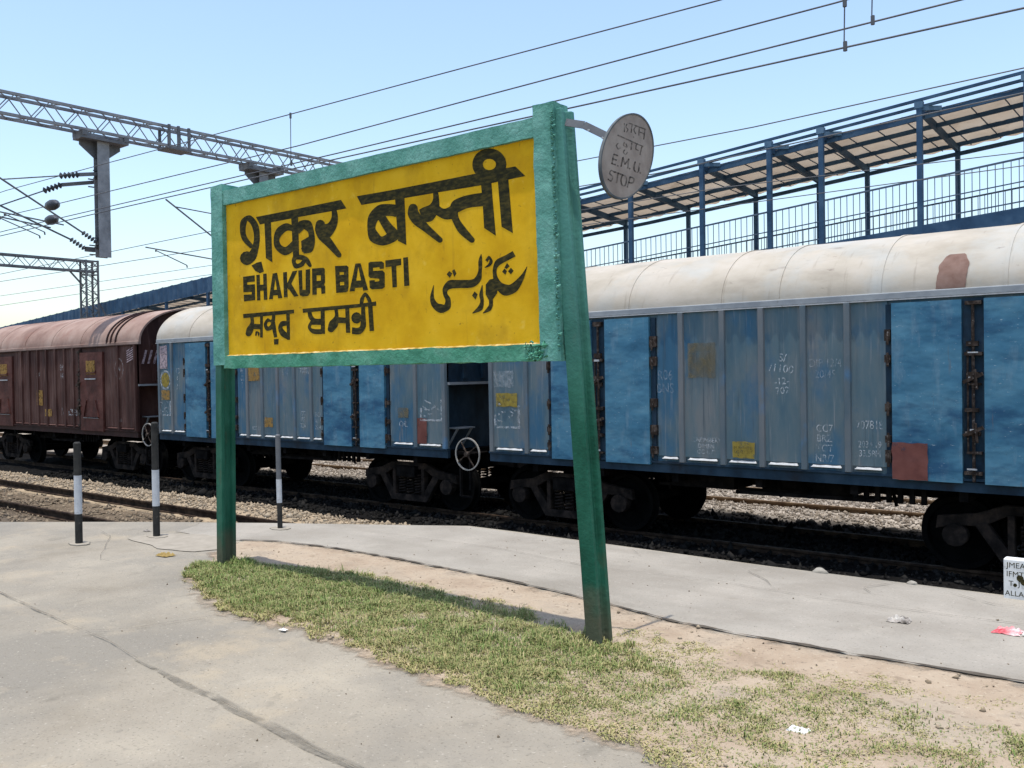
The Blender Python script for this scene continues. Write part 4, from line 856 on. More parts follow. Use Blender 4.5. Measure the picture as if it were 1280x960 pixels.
mb.bar((-2.944, 4.50, 2.945), (-2.944, 4.78, 2.86), .006, .04)
rbuild(mb, 'bracket', M['galv_dark'])
for t in (.2, .75):
    mb = MB(); mb.tube([(-3.08 + .13 * t, 4.445 + .07 * t, 3.02 - .09 * t), (-3.08 + .13 * t, 4.438 + .07 * t, 3.02 - .09 * t)], .007, 8)
    rbuild(mb, 'bolt', M['lip_white'])
xf = lambda p, d: (-2.9304 + d, p[0], p[1])
for key in ('disc', 'disc2', 'disc3'):
    rbuild(strokes(TXT[key], xf), 'lettering', M['letter_faint'], fixn=False)


# ------------------------------------------------------------------ bollards
def bollard(x, y, h, w0, w1, r, label, lean=0, top='bollard_black'):
    t = empty('bollard', (x, y, 0)); tag(t, label, 'bollard', 'striped posts across the platform end')
    f = lambda z: (lean * z, 0, z)
    for nm, a, c, m in (('pole', -.3, w0, M['bollard_black']), ('white_band', w0, w1, M['bollard_white']), ('pole_top', w1, h, M[top])):
        mb = MB(); e_ = .0015 if nm == 'white_band' else 0
        mb.tube([f(a), f((a + c) / 2), f(c)], r + e_, 18)
        mb.build(nm, m, t, smooth=True)
    mb = MB(); mb.tube([f(h), f(h + .012)], [r * .98, r * .7], 18); mb.build('cap', M[top], t, smooth=True)
    mb = MB(); mb.prism(wob([(.13 * math.cos(a), .09 * math.sin(a)) for a in np.linspace(0, 6.28, 9)], .02, .05, seed=x), 'z', -.02, .012)
    mb.build('concrete_footing', M['slabpale'], t)
bollard(-8.87, 4.18, .975, .294, .665, .034, 'black and white striped bollard, leftmost of the three, on a pale footing')
bollard(-8.60, 4.83, 1.14, .313, .675, .034, 'tallest black and white bollard, standing in front of a brake handwheel')
bollard(-7.95, 5.84, .975, .275, .52, .026, 'thin rusty bollard with a short white band to the right of the left sign post', -.012, 'galv_dark')
# ------------------------------------------------------------------ freight wagons
HW, EAVE, CROWN, FLOOR, LEN = 1.47, 3.34, 4.28, 1.15, 4.75       # half width, eave, crown, floor, half length (above rail)
def roof_y(z, off=0):
    t = min(1, max(-1, (z - 3.40) / (CROWN - 3.40)))
    return -HW * math.sqrt(max(0, 1 - t * t)) - off
def text_on(body, size, x, z, m, parent, y=-1.488, rot=0, sx=1, name='stencil'):
    me = text_mesh(body, size)
    me.transform(Matrix.Translation((x, y, z)) @ Matrix.Rotation(math.pi / 2, 4, 'X') @ Matrix.Rotation(rot, 4, 'Z') @ Matrix.Diagonal((sx, 1, 1, 1)))
    me.materials.clear(); me.materials.append(m)
    o = bpy.data.objects.new(name, me); COL.objects.link(o); o.parent = parent
    return o
def patch(x0, x1, z0, z1, m, parent, name='paint_patch', y=-1.486, rough=.015, label=None):
    mb = MB(); n = 14
    ring = []
    for a, c in (((x0, z0), (x1, z0)), ((x1, z0), (x1, z1)), ((x1, z1), (x0, z1)), ((x0, z1), (x0, z0))):
        for k in range(n):
            t = k / n
            x, z = a[0] + (c[0] - a[0]) * t, a[1] + (c[1] - a[1]) * t
            ring.append((x + rough * noise.noise((x * 9, z * 9, 1)), z + rough * noise.noise((x * 9, z * 9, 8))))
    mb.v = [(x, y, z) for x, z in ring]; mb.f = [tuple(range(len(ring)))]
    o = mb.build(name, m, parent)
    if label: o['label'] = label
    return o

def bogie(parent, xc):
    b = empty('bogie', (xc, 0, 0), parent)
    wh = None
    for sx in (-.99, .99):
        mb = MB()
        for s in (-1, 1):
            if s == 1: mb = MB()
            mb.lathe([(.02, .66), (.10, .66), (.12, .72), (.36, .735), (.41, .72), (.485, .715), (.49, .745), (.455, .755), (.45, .86), (.39, .86), (.37, .80), (.14, .79), (.12, .86), (.02, .86)], 36,
                     lambda a, c, q, s=s: (sx + c, s * (a + .02), .45 + q))
            mb.build('wheel', M['wheel'], b, smooth=True)
        mb = MB(); mb.tube([(sx, -.98, .45), (sx, .98, .45)], .075, 14)
        mb.build('axle', M['grime'], b, smooth=True)
    for s in (-1, 1):
        y0, y1 = s * 1.02, s * 1.11
        mb = MB()
        top = [(-1.22, .52), (-1.2, .68), (-.75, .74), (-.45, .86), (.45, .86), (.75, .74), (1.2, .68), (1.22, .52), (1.0, .58), (.70, .58), (.40, .74), (-.40, .74), (-.70, .58), (-1.0, .58)]
        mb.prism(top, 'y', y0, y1)
        mb.prism([(-.78, .60), (-.64, .64), (-.36, .26), (.36, .26), (.64, .64), (.78, .60), (.46, .14), (-.46, .14)], 'y', y0 + s * .004, y1 + s * .012)
        for q in (-1, 1):
            mb.prism([(q * .42, .26), (q * .34, .26), (q * .34, .75), (q * .42, .75)], 'y', y0 - s * .003, y1 + s * .02)
        mb.build('side_frame', M['bogie_iron'], b, bevel=.01)
        for q in (-.99, .99):
            mb = MB(); mb.prism([(q + .15 * math.cos(t), .46 + .14 * math.sin(t)) for t in np.linspace(0, 6.283, 13)[:-1]], 'y', y0 + s * .01, y1 + s * .05)
            mb.build('axle_box', M['bogie_iron'], b, bevel=.01)
        mb = MB()
        for sx in (-.21, 0, .21):
            mb.tube([(sx + .07 * math.cos(k * .785), s * 1.065 + .06 * math.sin(k * .785), .27 + .0065 * k) for k in range(60)], .017, 5)
        mb.build('spring', M['bogie_iron'], b, smooth=True)
    mb = MB(); mb.box(-.24, .24, -1.2, 1.2, .60, .80); mb.box(-.3, .3, -.4, .4, .8, 1.0)
    mb.build('bolster', M['grime'], b)
    for q in (-1, 1):
        mb = MB(); mb.box(q * .47 - .05, q * .47 + .05, -.9, .9, .30, .44)
        for s in (-1, 1): mb.box(q * .51 - .035, q * .51 + .035, s * .75 - .06, s * .75 + .06, .26, .62)
        mb.build('brake_beam', M['grime'], b)

def wagon(xl, label, st, doors, ribs, hand=True):
    blue = st == 'blue'
    ms, md_, mr_, mdk, mro = (M['blue_side'], M['blue_door'], M['blue_rib'], M['blue_dark'], M['roof_white']) if blue else (M['red_side'], M['red_door'], M['red_side'], M['red_dark'], M['roof_red'])
    w = empty('freight_wagon', (xl + LEN, 13.15, RAIL_Z)); tag(w, label, 'freight wagon', 'goods wagons coupled in the train')
    X = lambda r: r - LEN
    # --- panels between ribs and doors, both sides
    cuts = sorted(set([.06] + ribs + [a for d in doors for a in (d[0] - .06, d[3] + (.12 if blue else .06))] + [2 * LEN - .06]))
    def in_door(c): return any(d[0] - .07 < c < d[3] + .10 for d in doors)
    side = MB()
    for s in (-1, 1):
        side.box(X(.02), X(2 * LEN - .02), min(s * 1.40, s * 1.445), max(s * 1.40, s * 1.445), FLOOR, EAVE)
        for a, c in zip(cuts[:-1], cuts[1:]):
            if in_door((a + c) / 2): continue
            nwave = max(2, round((c - a) / .19))
            a2, c2 = X(a), X(c)
            side.grid(lambda u, v: (a2 + (c2 - a2) * u, s * (1.468 + .006 * math.cos(2 * math.pi * nwave * u) + .004 * noise.noise((a2 * 3 + u * 2, v * 3, s))), 1.275 + (EAVE - 1.275) * v), nwave * 8, 10)
    body = side.build('side_wall', ms, w, smooth=True)
    for a, c in zip(cuts[:-1], cuts[1:]):
        if in_door((a + c) / 2): continue
        m_ = .10 * (c - a) + .03
        ledge = MB()
        j1, j2 = .012 * noise.noise((a * 5, xl, 1)), .012 * noise.noise((c * 5, xl, 2))
        ledge.hexa([(X(a) + m_, -1.498, 1.236), (X(c) - m_, -1.498, 1.236), (X(c) - m_, -1.45, 1.236), (X(a) + m_, -1.45, 1.236)],
                   [(X(a) + m_ + .02, -1.487 + j1, 1.250 + j1), (X(c) - m_ - .02, -1.487 + j2, 1.250 + j2), (X(c) - m_ - .02, -1.45, 1.268), (X(a) + m_ + .02, -1.45, 1.268)])
        ledge.build('panel_ledge', M['lip_white'] if blue else ms, body)  # white on the blue wagons stands in for sunlight caught on the ledge
    for rb in ribs + [.06, 2 * LEN - .06]:
        mb = MB(); x = X(rb); hw = .05
        for s in (-1,):
            sec = lambda z, y: [(x - hw, s * 1.45, z), (x + hw, s * 1.45, z), (x + hw * .75, s * y, z), (x - hw * .75, s * y, z)]
            mb.hexa(sec(1.19, 1.50), sec(EAVE - .01, 1.512))
        mb.build('rib', mr_, w, bevel=.006)
    # --- doors
    for d in doors:
        leaves = [(d[0], d[1]), (d[2], d[3])] if blue else [(d[0], d[3])]
        for (a, c) in leaves:
            leaf = None
            mb = MB(); zt = EAVE - .05 if blue else EAVE - .14
            sd_ = xl + a
            nx = max(10, int((c - a) / .04))
            dent = (lambda x, z: .004 * noise.noise((x * 1.6 + sd_, z * 2.4, 2)) + .006 * math.sin(z * 13 + 2 * noise.noise((x * 2 + sd_, z, 1))) * noise.noise((x * 2.3 + sd_, z * 1.7, 9)) + .018 * max(0, noise.noise((x * 4.5 + sd_, z * 5, 5)) - .33)) if blue else (lambda x, z: .006 * noise.noise((x * 3 + sd_, z * 4, 2)))
            mb.grid(lambda u, v: (X(a) + (c - a) * u, -1.515 - dent(u * (c - a), v * 2.1) * min(1, 9 * u, 9 * (1 - u), 9 * v, 9 * (1 - v)), 1.14 + (zt - 1.14) * v), nx, 56)
            mb.grid(lambda u, v: (X(a) + (c - a) * u, -1.515 + .06 * v, zt), 1, 1); mb.grid(lambda u, v: (X(a) + (c - a) * u, -1.515 + .06 * v, 1.14), 1, 1)
            mb.grid(lambda u, v: (X(a), -1.515 + .06 * v, 1.14 + (zt - 1.14) * u), 1, 1); mb.grid(lambda u, v: (X(c), -1.515 + .06 * v, 1.14 + (zt - 1.14) * u), 1, 1)
            leaf = mb.build('door', md_, w, smooth=True)
            if not blue:
                mb = MB(); k = (a + c) / 2                         # pressed plate and handle frames of the maroon doors
                for z0, z1, w0, w1 in ((2.66, 2.72, .26, .26), (1.50, 1.95, .40, .24)):
                    for q in (-1, 1): mb.bar((X(k) + q * w0, -1.53, z0), (X(k) + q * w1, -1.53, z1), .025, .025, (0, 1, 0))
                    mb.bar((X(k) - w0, -1.53, z0), (X(k) + w0, -1.53, z0), .03, .035)
                mb.build('handle_frame', M['red_door'], leaf)
                patch(X(k) - .24, X(k) + .24, 2.62, 2.98, M['mark_orange'], leaf, 'stencil_patch', -1.526)
                mb = MB(); mb.bar((X(k) - .28, -1.535, 2.50), (X(k) + .28, -1.535, 2.50), .02, .03); mb.bar((X(k) - .4, -1.535, 1.49), (X(k) + .4, -1.535, 1.49), .02, .03)
                mb.build('bright_edge', M['lip_white'], leaf)
        # locking gear: rods, brackets and latch between (or beside) the leaves
        gaps = [(d[1], d[2])] if blue else [(d[0] - .10, d[0]), ]
        for (a, c) in gaps:
            mb = MB(); mb.box(X(a) + .004, X(c) - .004, -1.462, -1.448, 1.15, EAVE - .03)
            back = mb.build('lock_recess', mdk, w)
            mb = MB(); k = (a + c) / 2
            mb.tube([(X(k), -1.50, 1.16), (X(k), -1.50, EAVE - .08)], .018, 8)
            mb.tube([(X(k) - .06, -1.495, 1.5), (X(k) - .06, -1.495, 2.7)], .012, 8)
            r2 = random.Random(int(a * 100) + int(xl * 10))
            for z in (1.28, 1.52, 1.66, 1.95, 2.28, 2.36, 2.62, 2.72, 3.2):
                zz = z + r2.uniform(-.04, .04)
                mb.box(X(k) - r2.uniform(.05, .10), X(k) + r2.uniform(.05, .10), -1.53, -1.465, zz, zz + r2.uniform(.02, .07))
            for z in (1.70, 2.32):
                mb.bar((X(k) - .10, -1.545, z), (X(k) + .11, -1.545, z + .10), .03, .04); mb.tube([(X(k) + .05, -1.56, z - .08), (X(k) + .03, -1.56, z + .15)], .016, 6)
            mb.build('lock_gear', M['rustmetal'], w)
            if blue:
                mb = MB()
                for z in (1.30, 1.75, 2.36, 2.66): mb.box(X(k) - r2.uniform(.02, .07), X(k) + r2.uniform(.01, .06), -1.538, -1.531, z, z + r2.uniform(.012, .03))
                mb.build('bright_latch', M['lip_white'], w)
        if blue:
            for hx, dr in ((d[3] + .055, 1), (d[0] - .045, -1)):
                mb = MB(); mb.box(X(hx) - .035, X(hx) + .035, -1.475, -1.455, 1.16, EAVE - .06)
                mb.build('hinge_recess', M['blue_dark'], w)
                r2 = random.Random(int(hx * 77))
                for z in (1.32, 1.58, 1.95, 2.55, 2.83):
                    zz = z + r2.uniform(-.03, .03); mb = MB()
                    mb.box(X(hx) - .04, X(hx) + .07 * (1 if dr > 0 else .4), -1.52, -1.47, zz, zz + r2.uniform(.06, .16))
                    mb.tube([(X(hx), -1.525, zz - .05), (X(hx), -1.525, zz + .12)], .016, 6)
                    mb.build('hinge', M['rustmetal'], w)
    # --- sill, floor, underframe
    mb = MB()
    for s in (-1, 1):
        mb.box(X(0), X(2 * LEN), min(s * 1.40, s * 1.462), max(s * 1.40, s * 1.462), 1.03, 1.16)
        mb.box(X(0), X(2 * LEN), min(s * 1.40, s * 1.49), max(s * 1.40, s * 1.49), 1.165, 1.195)
    mb.build('side_sill', mdk, w)
    mb = MB(); mb.box(X(.05), X(2 * LEN - .05), -1.39, 1.39, 1.06, 1.14); mb.box(X(.1), X(2 * LEN - .1), -.28, .28, .78, 1.05)
    for x in np.linspace(.9, 2 * LEN - .9, 7): mb.box(X(x) - .05, X(x) + .05, -1.38, 1.38, .90, 1.055)
    mb.build('underframe', M['grime'], w)
    mb = MB()                                             # brake rigging, reservoir and hanging gear between the bogies
    mb.tube([(-.2, -.7, .90), (.75, -.7, .90)], .16, 16)
    for x in (-1.7, .05, 1.6): mb.bar((x, -.95, 1.05), (x + .06, -.9, .72), .035, .035)
    mb.box(-1.5, -.5, -1.1, -.5, .80, 1.05); mb.box(.6, 1.1, -1.0, .6, .82, 1.05)
    mb.bar((-1.8, -.95, .80), (1.7, -.95, .82), .03, .04); mb.bar((-.4, -1.25, .80), (1.5, -1.25, .82), .025, .05)
    for k in range(7): mb.box(1.2 + k * .14, 1.26 + k * .14, -1.20, -1.15, .80, 1.03)
    mb.build('brake_gear', M['grime'], w)
    for bx in (-3.4, 3.4): bogie(w, bx)
    # --- ends: flush above, set back below a bright shelf
    for e in (-1, 1):
        mb = MB(); xe = e * (LEN - .02)
        mb.box(min(xe - e * .05, xe), max(xe - e * .05, xe), -1.44, 1.44, 2.36, EAVE + .05)
        xi = e * (LEN - .28)
        mb.box(min(xi - e * .04, xi), max(xi - e * .04, xi), -1.44, 1.44, 1.14, 2.36)
        n = 20                                            # the half-moon under the roof arch
        arc = [(HW * .99 * math.cos(t), 3.385 + (CROWN - 3.41) * math.sin(t)) for t in np.linspace(0, math.pi, n)]
        mb.prism(arc, 'x', xe - e * .05, xe)
        for y in (-1.0, -.5, 0, .5, 1.0): mb.box(min(xe, xe + e * .04), max(xe, xe + e * .04), y - .04, y + .04, 2.42, EAVE)
        o = mb.build('end_wall', mdk if blue else ms, w)
        mb = MB(); mb.box(min(xe - e * .3, xe + e * .05), max(xe - e * .3, xe + e * .05), -1.43, 1.43, 2.31, 2.355)
        mb.build('end_shelf', M['trim_grey'], w)
        mb = MB(); mb.box(min(xe, xe - e * .27), max(xe, xe - e * .27), -1.2, -.72, 1.52, 1.545); mb.bar((xe - e * .03, -1.15, 1.52), (xe - e * .27, -1.15, 1.2), .03); mb.bar((xe - e * .03, -.78, 1.52), (xe - e * .27, -.78, 1.2), .03)
        mb.build('end_step', M['trim_grey'], w)
        mb = MB(); mb.box(min(xe - e * .1, xe + e * .30), max(xe - e * .1, xe + e * .30), -.16, .16, .80, 1.05)
        mb.prism([(xe + e * .30, -.16), (xe + e * .46, -.20), (xe + e * .50, .05), (xe + e * .40, .18), (xe + e * .30, .16)], 'z', .78, 1.06)
        mb.build('coupler', M['grime'], w)
        mb = MB(); mb.tube([(xe, .35, .95), (xe + e * .22, .33, .70), (xe + e * .42, .25, .52)], .03, 8)
        mb.build('brake_hose', M['grime'], w, smooth=True)
    # --- roof
    arc = [(-HW * math.cos(t), 3.40 + (CROWN - 3.40) * math.sin(t)) for t in np.linspace(0, math.pi, 41)]
    inner = [(y * .965, 3.40 + (z - 3.40) * .96) for y, z in reversed(arc)]
    mb = MB(); ov = .06 if blue else .12
    xs = np.linspace(-LEN - ov, LEN + ov, 60); n = len(arc) + len(inner)
    for x in xs:
        for i, (y, z) in enumerate(arc + inner):
            dz = .006 * noise.noise((x * 1.3 + xl, y * 1.7, 4)) if 2 < i < len(arc) - 2 else 0
            mb.v.append((x, y, z + dz))
    for i in range(len(xs) - 1):
        for k in range(n): mb.f.append((i * n + k, i * n + (k + 1) % n, (i + 1) * n + (k + 1) % n, (i + 1) * n + k))
    for base, rev in ((0, 1), ((len(xs) - 1) * n, 0)):
        for k in range(len(arc) - 1):
            q = (base + k, base + k + 1, base + n - 2 - k, base + n - 1 - k)
            mb.f.append(q if rev else q[::-1])
    roof = mb.build('roof', mro, w, smooth=True)
    seams = [1.35, 2.75, 4.25, 5.05, 6.4, 7.8] if blue else [1.5, 3.2, 4.9, 6.6]
    def band(x0, wd, th):
        mb = MB()
        a2 = [(y * (1 + th / HW), 3.40 + (z - 3.40) * (1 + th / (CROWN - 3.40))) for y, z in arc]
        for x in (x0 - wd / 2, x0 + wd / 2):
            for p in a2: mb.v.append((x, *p))
            for p in arc: mb.v.append((x, p[0] * .995, 3.40 + (p[1] - 3.40) * .995))
        n1 = len(arc)
        for k in range(n1 - 1):
            mb.f += [(k, k + 1, 2 * n1 + k + 1, 2 * n1 + k), (k, k + 1, n1 + k + 1, n1 + k), (2 * n1 + k, 2 * n1 + k + 1, 3 * n1 + k + 1, 3 * n1 + k)]
        return mb
    for q, x in enumerate(seams): band(X(x), .11 if q in (3,) and blue else .045, .010).build('roof_seam', mro, roof, smooth=True)
    if not blue:
        for x in (2 * LEN - 1.45, 2 * LEN - 1.25, 2 * LEN - 1.0): band(X(x), .05, .03).build('roof_hoop', M['red_dark'], roof, smooth=True)
    mb = MB()
    for s in (-1, 1): mb.box(-LEN - ov + .01, LEN + ov - .01, min(s * 1.40, s * 1.492), max(s * 1.40, s * 1.492), EAVE + .002, EAVE + .085)
    mb.build('gutter', M['trim_grey'] if blue else mro, w, bevel=.012)
    mb = MB()
    for s in (-1, 1): mb.box(-LEN - ov + .01, LEN + ov - .01, min(s * 1.42, s * 1.506), max(s * 1.42, s * 1.506), EAVE - .014, EAVE)
    mb.build('eave_lip', M['lip_white'] if blue else mdk, w)
    if hand:                                              # brake handwheel beyond the right end, facing the platform
        h = empty('handwheel', (LEN + .45, -1.45, 1.12), w)
        mb = MB(); mb.lathe([(.262, -.011), (.283, -.011), (.283, .011), (.262, .011), (.262, -.011)], 44, lambda a, c, q: (c, a, q))
        mb.build('rim', M['handwheel'], h, smooth=True)
        mb = MB()
        for k in range(4):
            t = .6 + k * math.pi / 2
            mb.bar((0, -.02, 0), (.26 * math.cos(t), 0, .26 * math.sin(t)), .025, .015)
        mb.tube([(0, -.05, 0), (0, .02, 0)], .045, 12)
        mb.build('spokes', M['rustmetal'], h)
        mb = MB(); mb.tube([(0, .02, 0), (0, .5, 0)], .02, 8); mb.bar((0, .25, 0), (-.5, .25, -.02), .05, .06); mb.bar((.02, .05, -.1), (.02, .05, -.62), .035, .05); mb.bar((-.25, .1, -.1), (-.25, .1, -.75), .035, .05); mb.bar((-.25, .1, -.75), (.02, .1, -.75), .03, .03)
        mb.build('brake_column', M['grime'], h)
    return w, X, roof

D1 = [(1.34, 2.10, 2.36, 3.13), (6.55, 7.34, 7.58, 8.35)]
wb, XB, roofb = wagon(-10.10, 'nearest grey blue covered wagon, cream roof with one rust scar, behind the right sign post', 'blue', D1, [.81, 3.64, 4.28, 4.85, 5.43, 6.0, 8.85], hand=False)
D2 = [(1.25, 2.08, 2.28, 3.14), (6.2, 7.02, 7.26, 7.95)]
wa, XA, roofa = wagon(-20.57, 'grey blue covered wagon half hidden by the name board, coupled beside the maroon wagon', 'blue', D2, [.62, 3.62, 4.15, 4.68, 5.24, 5.78, 8.73])
D3 = [(1.3, 1.3, 2.4, 2.4), (6.62, 6.62, 7.85, 7.85)]
wr, XR, roofr = wagon(-31.08, 'maroon covered freight wagon with a dusty rounded roof, at the far left of the train', 'red', D3, [.7, 3.0, 3.5, 4.05, 4.6, 5.15, 5.7, 6.2, 8.6])

# --- paint marks and lettering on the wagons (x from each wagon's left end)
Zr = lambda z: z - RAIL_Z
def mk(w, X, xl):
    return (lambda x: X(x - xl))
px = mk(wb, XB, -10.10)
patch(px(-9.93), px(-9.48), Zr(1.03), Zr(1.25), M['mark_yellow'], wb)
text_on('RKT', .10, px(-9.7), Zr(1.14), M['mark_text'], wb, -1.4885, sx=.8)
def lshape(w, x0, x1, z0, z1, m=M['mark_white']):
    mb = MB(); r3 = random.Random(int(x0 * 100))
    for (a, b_, c, d) in ((x0, x1, z0, z0 + .035), (x1 - .05, x1, z0, z1), (x0, x0 + .05, z0, z1 * .6 + z0 * .4)):
        mb.add([(a, -1.4865, c), (b_, -1.4865, c), (b_, -1.4865, d), (a, -1.4865, d)], [(0, 1, 2, 3)])
    for k in range(9):
        x = r3.uniform(x0, x1 - .1); z = r3.uniform(z0 + .05, z1); a = r3.uniform(-.6, .6); l = r3.uniform(.04, .14)
        mb.add([(x, -1.4868 - k * 1e-4, z), (x + l * math.cos(a), -1.4868 - k * 1e-4, z + l * math.sin(a)), (x + l * math.cos(a) - .02, -1.4868 - k * 1e-4, z + l * math.sin(a) + .025), (x - .015, -1.4868 - k * 1e-4, z + .03)], [(0, 1, 2, 3)])
    return mb.build('white_marking', m, w, fixn=False)
lshape(wb, px(-9.98), px(-9.42), Zr(.67), Zr(1.05))
patch(px(-9.98), px(-9.55), Zr(1.35), Zr(1.62), M['mark_faint'], wb)
patch(px(-6.35), px(-5.92), Zr(1.48), Zr(1.97), M['mark_olive'], wb, 'faded_patch')
patch(px(-5.68), px(-5.36), Zr(.375), Zr(.60), M['mark_yellow'], wb)
text_on('N.R. SHED\nLOAD 20T', .06, px(-5.52), Zr(.49), M['mark_text'], wb, -1.4885)
text_on('S/\n/1100', .15, px(-4.96), Zr(1.66), M['mark_chalk'], wb, rot=-.12, name='chalk_writing')
text_on('-12-\n702', .13, px(-4.96), Zr(1.36), M['mark_chalk'], wb, rot=.08, name='chalk_writing')
text_on('CAPACITY\n44.7 t', .10, px(-6.08), Zr(.56), M['mark_faint'], wb)
text_on('"NUMBER\nDIMEN\nCC 6.7"', .085, px(-6.08), Zr(.52), M['mark_white'], wb, -1.4875)
text_on('CC7\nBRZ\nTCT\nNR/7', .135, px(-4.40), Zr(.62), M['mark_white'], wb, sx=.85)
text_on('707818', .15, px(-3.83), Zr(.87), M['mark_white'], wb, sx=.75)
text_on('2034.19\n33.58M', .12, px(-3.83), Zr(.57), M['mark_white'], wb, sx=.75)
text_on('DIP 12/4\n20/45', .15, px(-4.38), Zr(1.58), M['mark_faint'], wb, sx=.8)
text_on('R06\nBNS', .20, px(-6.72), Zr(1.42), M['mark_faint'], wb, sx=.8)
patch(px(-3.55), px(-3.14), Zr(.225), Zr(.67), M['mark_red'], wb, 'primer_patch', -1.534)
# dark rust scar on the roof
mb = MB(); xs0, xs1 = px(-3.05), px(-2.72)
def scar(u, v):
    z = Zr(2.51) + (Zr(2.93) - Zr(2.51)) * v
    wv = (.5 + .5 * min(1, 1.6 * (1 - v) ** .5)) * (1 + .16 * noise.noise((v * 5, u * 3, 2)))
    x = (xs0 + xs1) / 2 + (u - .5) * (xs1 - xs0) * wv + .03 * v
    return (x, roof_y(z + .01 * noise.noise((u * 6, v * 6, 1)), .009), z)
mb.grid(scar, 14, 18); mb.build('rust_scar', M['mark_rust'], wb, smooth=True)

px = mk(wa, XA, -20.57)
for k in range(7):                                        # slanted warning stripes
    mb = MB(); x0 = px(-20.46); z = Zr(1.80) + k * .075
    mb.add([(x0, -1.4865, z), (x0 + .30, -1.4865, z + .07), (x0 + .30, -1.4865, z + .115), (x0, -1.4865, z + .045)], [(0, 1, 2, 3)])
    mb.build('warning_stripe', M['mark_pink'], wa)
patch(px(-20.47), px(-20.14), Zr(1.80), Zr(2.34), M['mark_pink'], wa, 'faded_panel', -1.4855)
mb = MB(); mb.lathe([(.185, 0), (.235, 0)], 40, lambda a, c, s: (px(-20.235) + c, -1.4866, Zr(1.53) + s)); mb.build('emblem_ring', M['mark_white'], wa)
mb = MB(); mb.add([(px(-20.235) + .175 * math.cos(t), -1.4866, Zr(1.53) + .175 * math.sin(t)) for t in np.linspace(0, 6.283, 33)[:-1]], [tuple(range(32))]); mb.build('emblem_disc', M['mark_yellow'], wa)
patch(px(-20.42), px(-20.06), Zr(1.06), Zr(1.29), M['mark_orange'], wa)
lshape(wa, px(-20.50), px(-20.02), Zr(.68), Zr(1.04))
text_on('CR\n42\n34', .19, px(-19.68), Zr(1.55), M['mark_white'], wa, sx=.7)
patch(px(-16.90), px(-16.50), Zr(1.49), Zr(1.78), M['mark_orange'], wa)
text_on('70702', .17, px(-14.98), Zr(1.68), M['mark_white'], wa, sx=.75)
text_on('BE\n62\n5', .16, px(-17.12), Zr(1.55), M['mark_white'], wa, sx=.7)
text_on('CC\nRE\n22A', .13, px(-15.05), Zr(.70), M['mark_white'], wa, sx=.8)
text_on('7021\n3015\n22.4', .13, px(-14.58), Zr(.68), M['mark_white'], wa, sx=.8)
patch(px(-16.35), px(-16.06), Zr(.52), Zr(.72), M['mark_orange'], wa)
text_on('S.4', .18, px(-15.62), Zr(1.65), M['mark_faint'], wa)
text_on('ABC  U', .11, px(-16.65), Zr(.48), M['mark_white'], wa, sx=.9)
text_on('44.7', .11, px(-15.6), Zr(.78), M['mark_faint'], wa)
lshape(wa, px(-11.72), px(-11.16), Zr(.75), Zr(1.14))
patch(px(-11.82), px(-11.56), Zr(.34), Zr(.80), M['mark_red'], wa, 'primer_patch')
text_on('OIL', .15, px(-12.15), Zr(.68), M['mark_white'], wa)
patch(px(-12.3), px(-12.02), Zr(.80), Zr(.98), M['mark_olive'], wa)

px = mk(wr, XR, -31.08)
for k in range(6):
    mb = MB(); x0 = px(-22.03); z = Zr(1.97) + k * .055
    mb.add([(x0, -1.4865, z), (x0 + .34, -1.4865, z + .10), (x0 + .34, -1.4865, z + .128), (x0, -1.4865, z + .028)], [(0, 1, 2, 3)])
    mb.build('warning_stripe', M['mark_pink'], wr)
for k in range(6):
    mb = MB(); y0 = -1.35 + k * .15; x0 = LEN + .0205
    mb.add([(x0, y0, 2.86), (x0, y0 + .06, 2.86), (x0, y0 + .16, 3.2), (x0, y0 + .10, 3.2)], [(0, 1, 2, 3)])
    mb.build('end_stripe', M['mark_pink'], wr)
text_on('N', .20, px(-22.42), Zr(1.83), M['mark_white'], wr)
mb = MB(); mb.lathe([(.19, 0), (.215, 0)], 30, lambda a, c, s: (px(-22.42) + c, -1.4866, Zr(1.83) + s * 1.25)); mb.build('emblem_ring', M['mark_faint'], wr)
text_on('BR\n14', .24, px(-25.55), Zr(1.78), M['mark_white'], wr, sx=.8)
text_on('NW', .2, px(-27.0), Zr(1.72), M['mark_white'], wr, sx=.7)
patch(px(-27.12), px(-26.75), Zr(.85), Zr(1.28), M['mark_orange'], wr)
patch(px(-26.62), px(-26.2), Zr(.55), Zr(.75), M['mark_orange'], wr)
lshape(wr, px(-25.2), px(-24.7), Zr(.60), Zr(.78))
text_on('46\n7.2', .13, px(-25.55), Zr(.70), M['mark_faint'], wr)
text_on('TARE', .10, px(-22.42), Zr(.52), M['mark_faint'], wr)

# ------------------------------------------------------------------ covered footbridge ramp beyond the train
fb = empty('footbridge', (0, 0, 0))
tag(fb, 'long covered footbridge ramp with dark blue steel posts and beige roof, behind the train', 'footbridge')
RX = [-75, -50.6, -30.9, -13.75, -10.5, -3.6, 14]; RZ = [2.75, 4.22, 5.40, 6.40, 6.65, 7.2, 8.7]
rz = lambda x: float(np.interp(x, RX, RZ))
dz = lambda x: rz(x) - 2.58
YF, YR = 20.0, 23.0
SEG = [-75, -62, -50.6, -40, -30.9, -22, -13.75, -10.5, -7, -3.6, 4, 12]
def along(mb, x0, x1, y, f, w, h):
    xs = [x0] + [x for x in RX if x0 < x < x1] + [x1]
    for a, c in zip(xs[:-1], xs[1:]): mb.bar((a, y, f(a)), (c, y, f(c)), w, h)
for y, dzz in ((YF - .02, 0), (YF + .10, -.11)):
    mb = MB(); along(mb, -75, 12, y, lambda x: rz(x) + dzz, .055, .055); mb.build('front_purlin', M['navy'], fb)
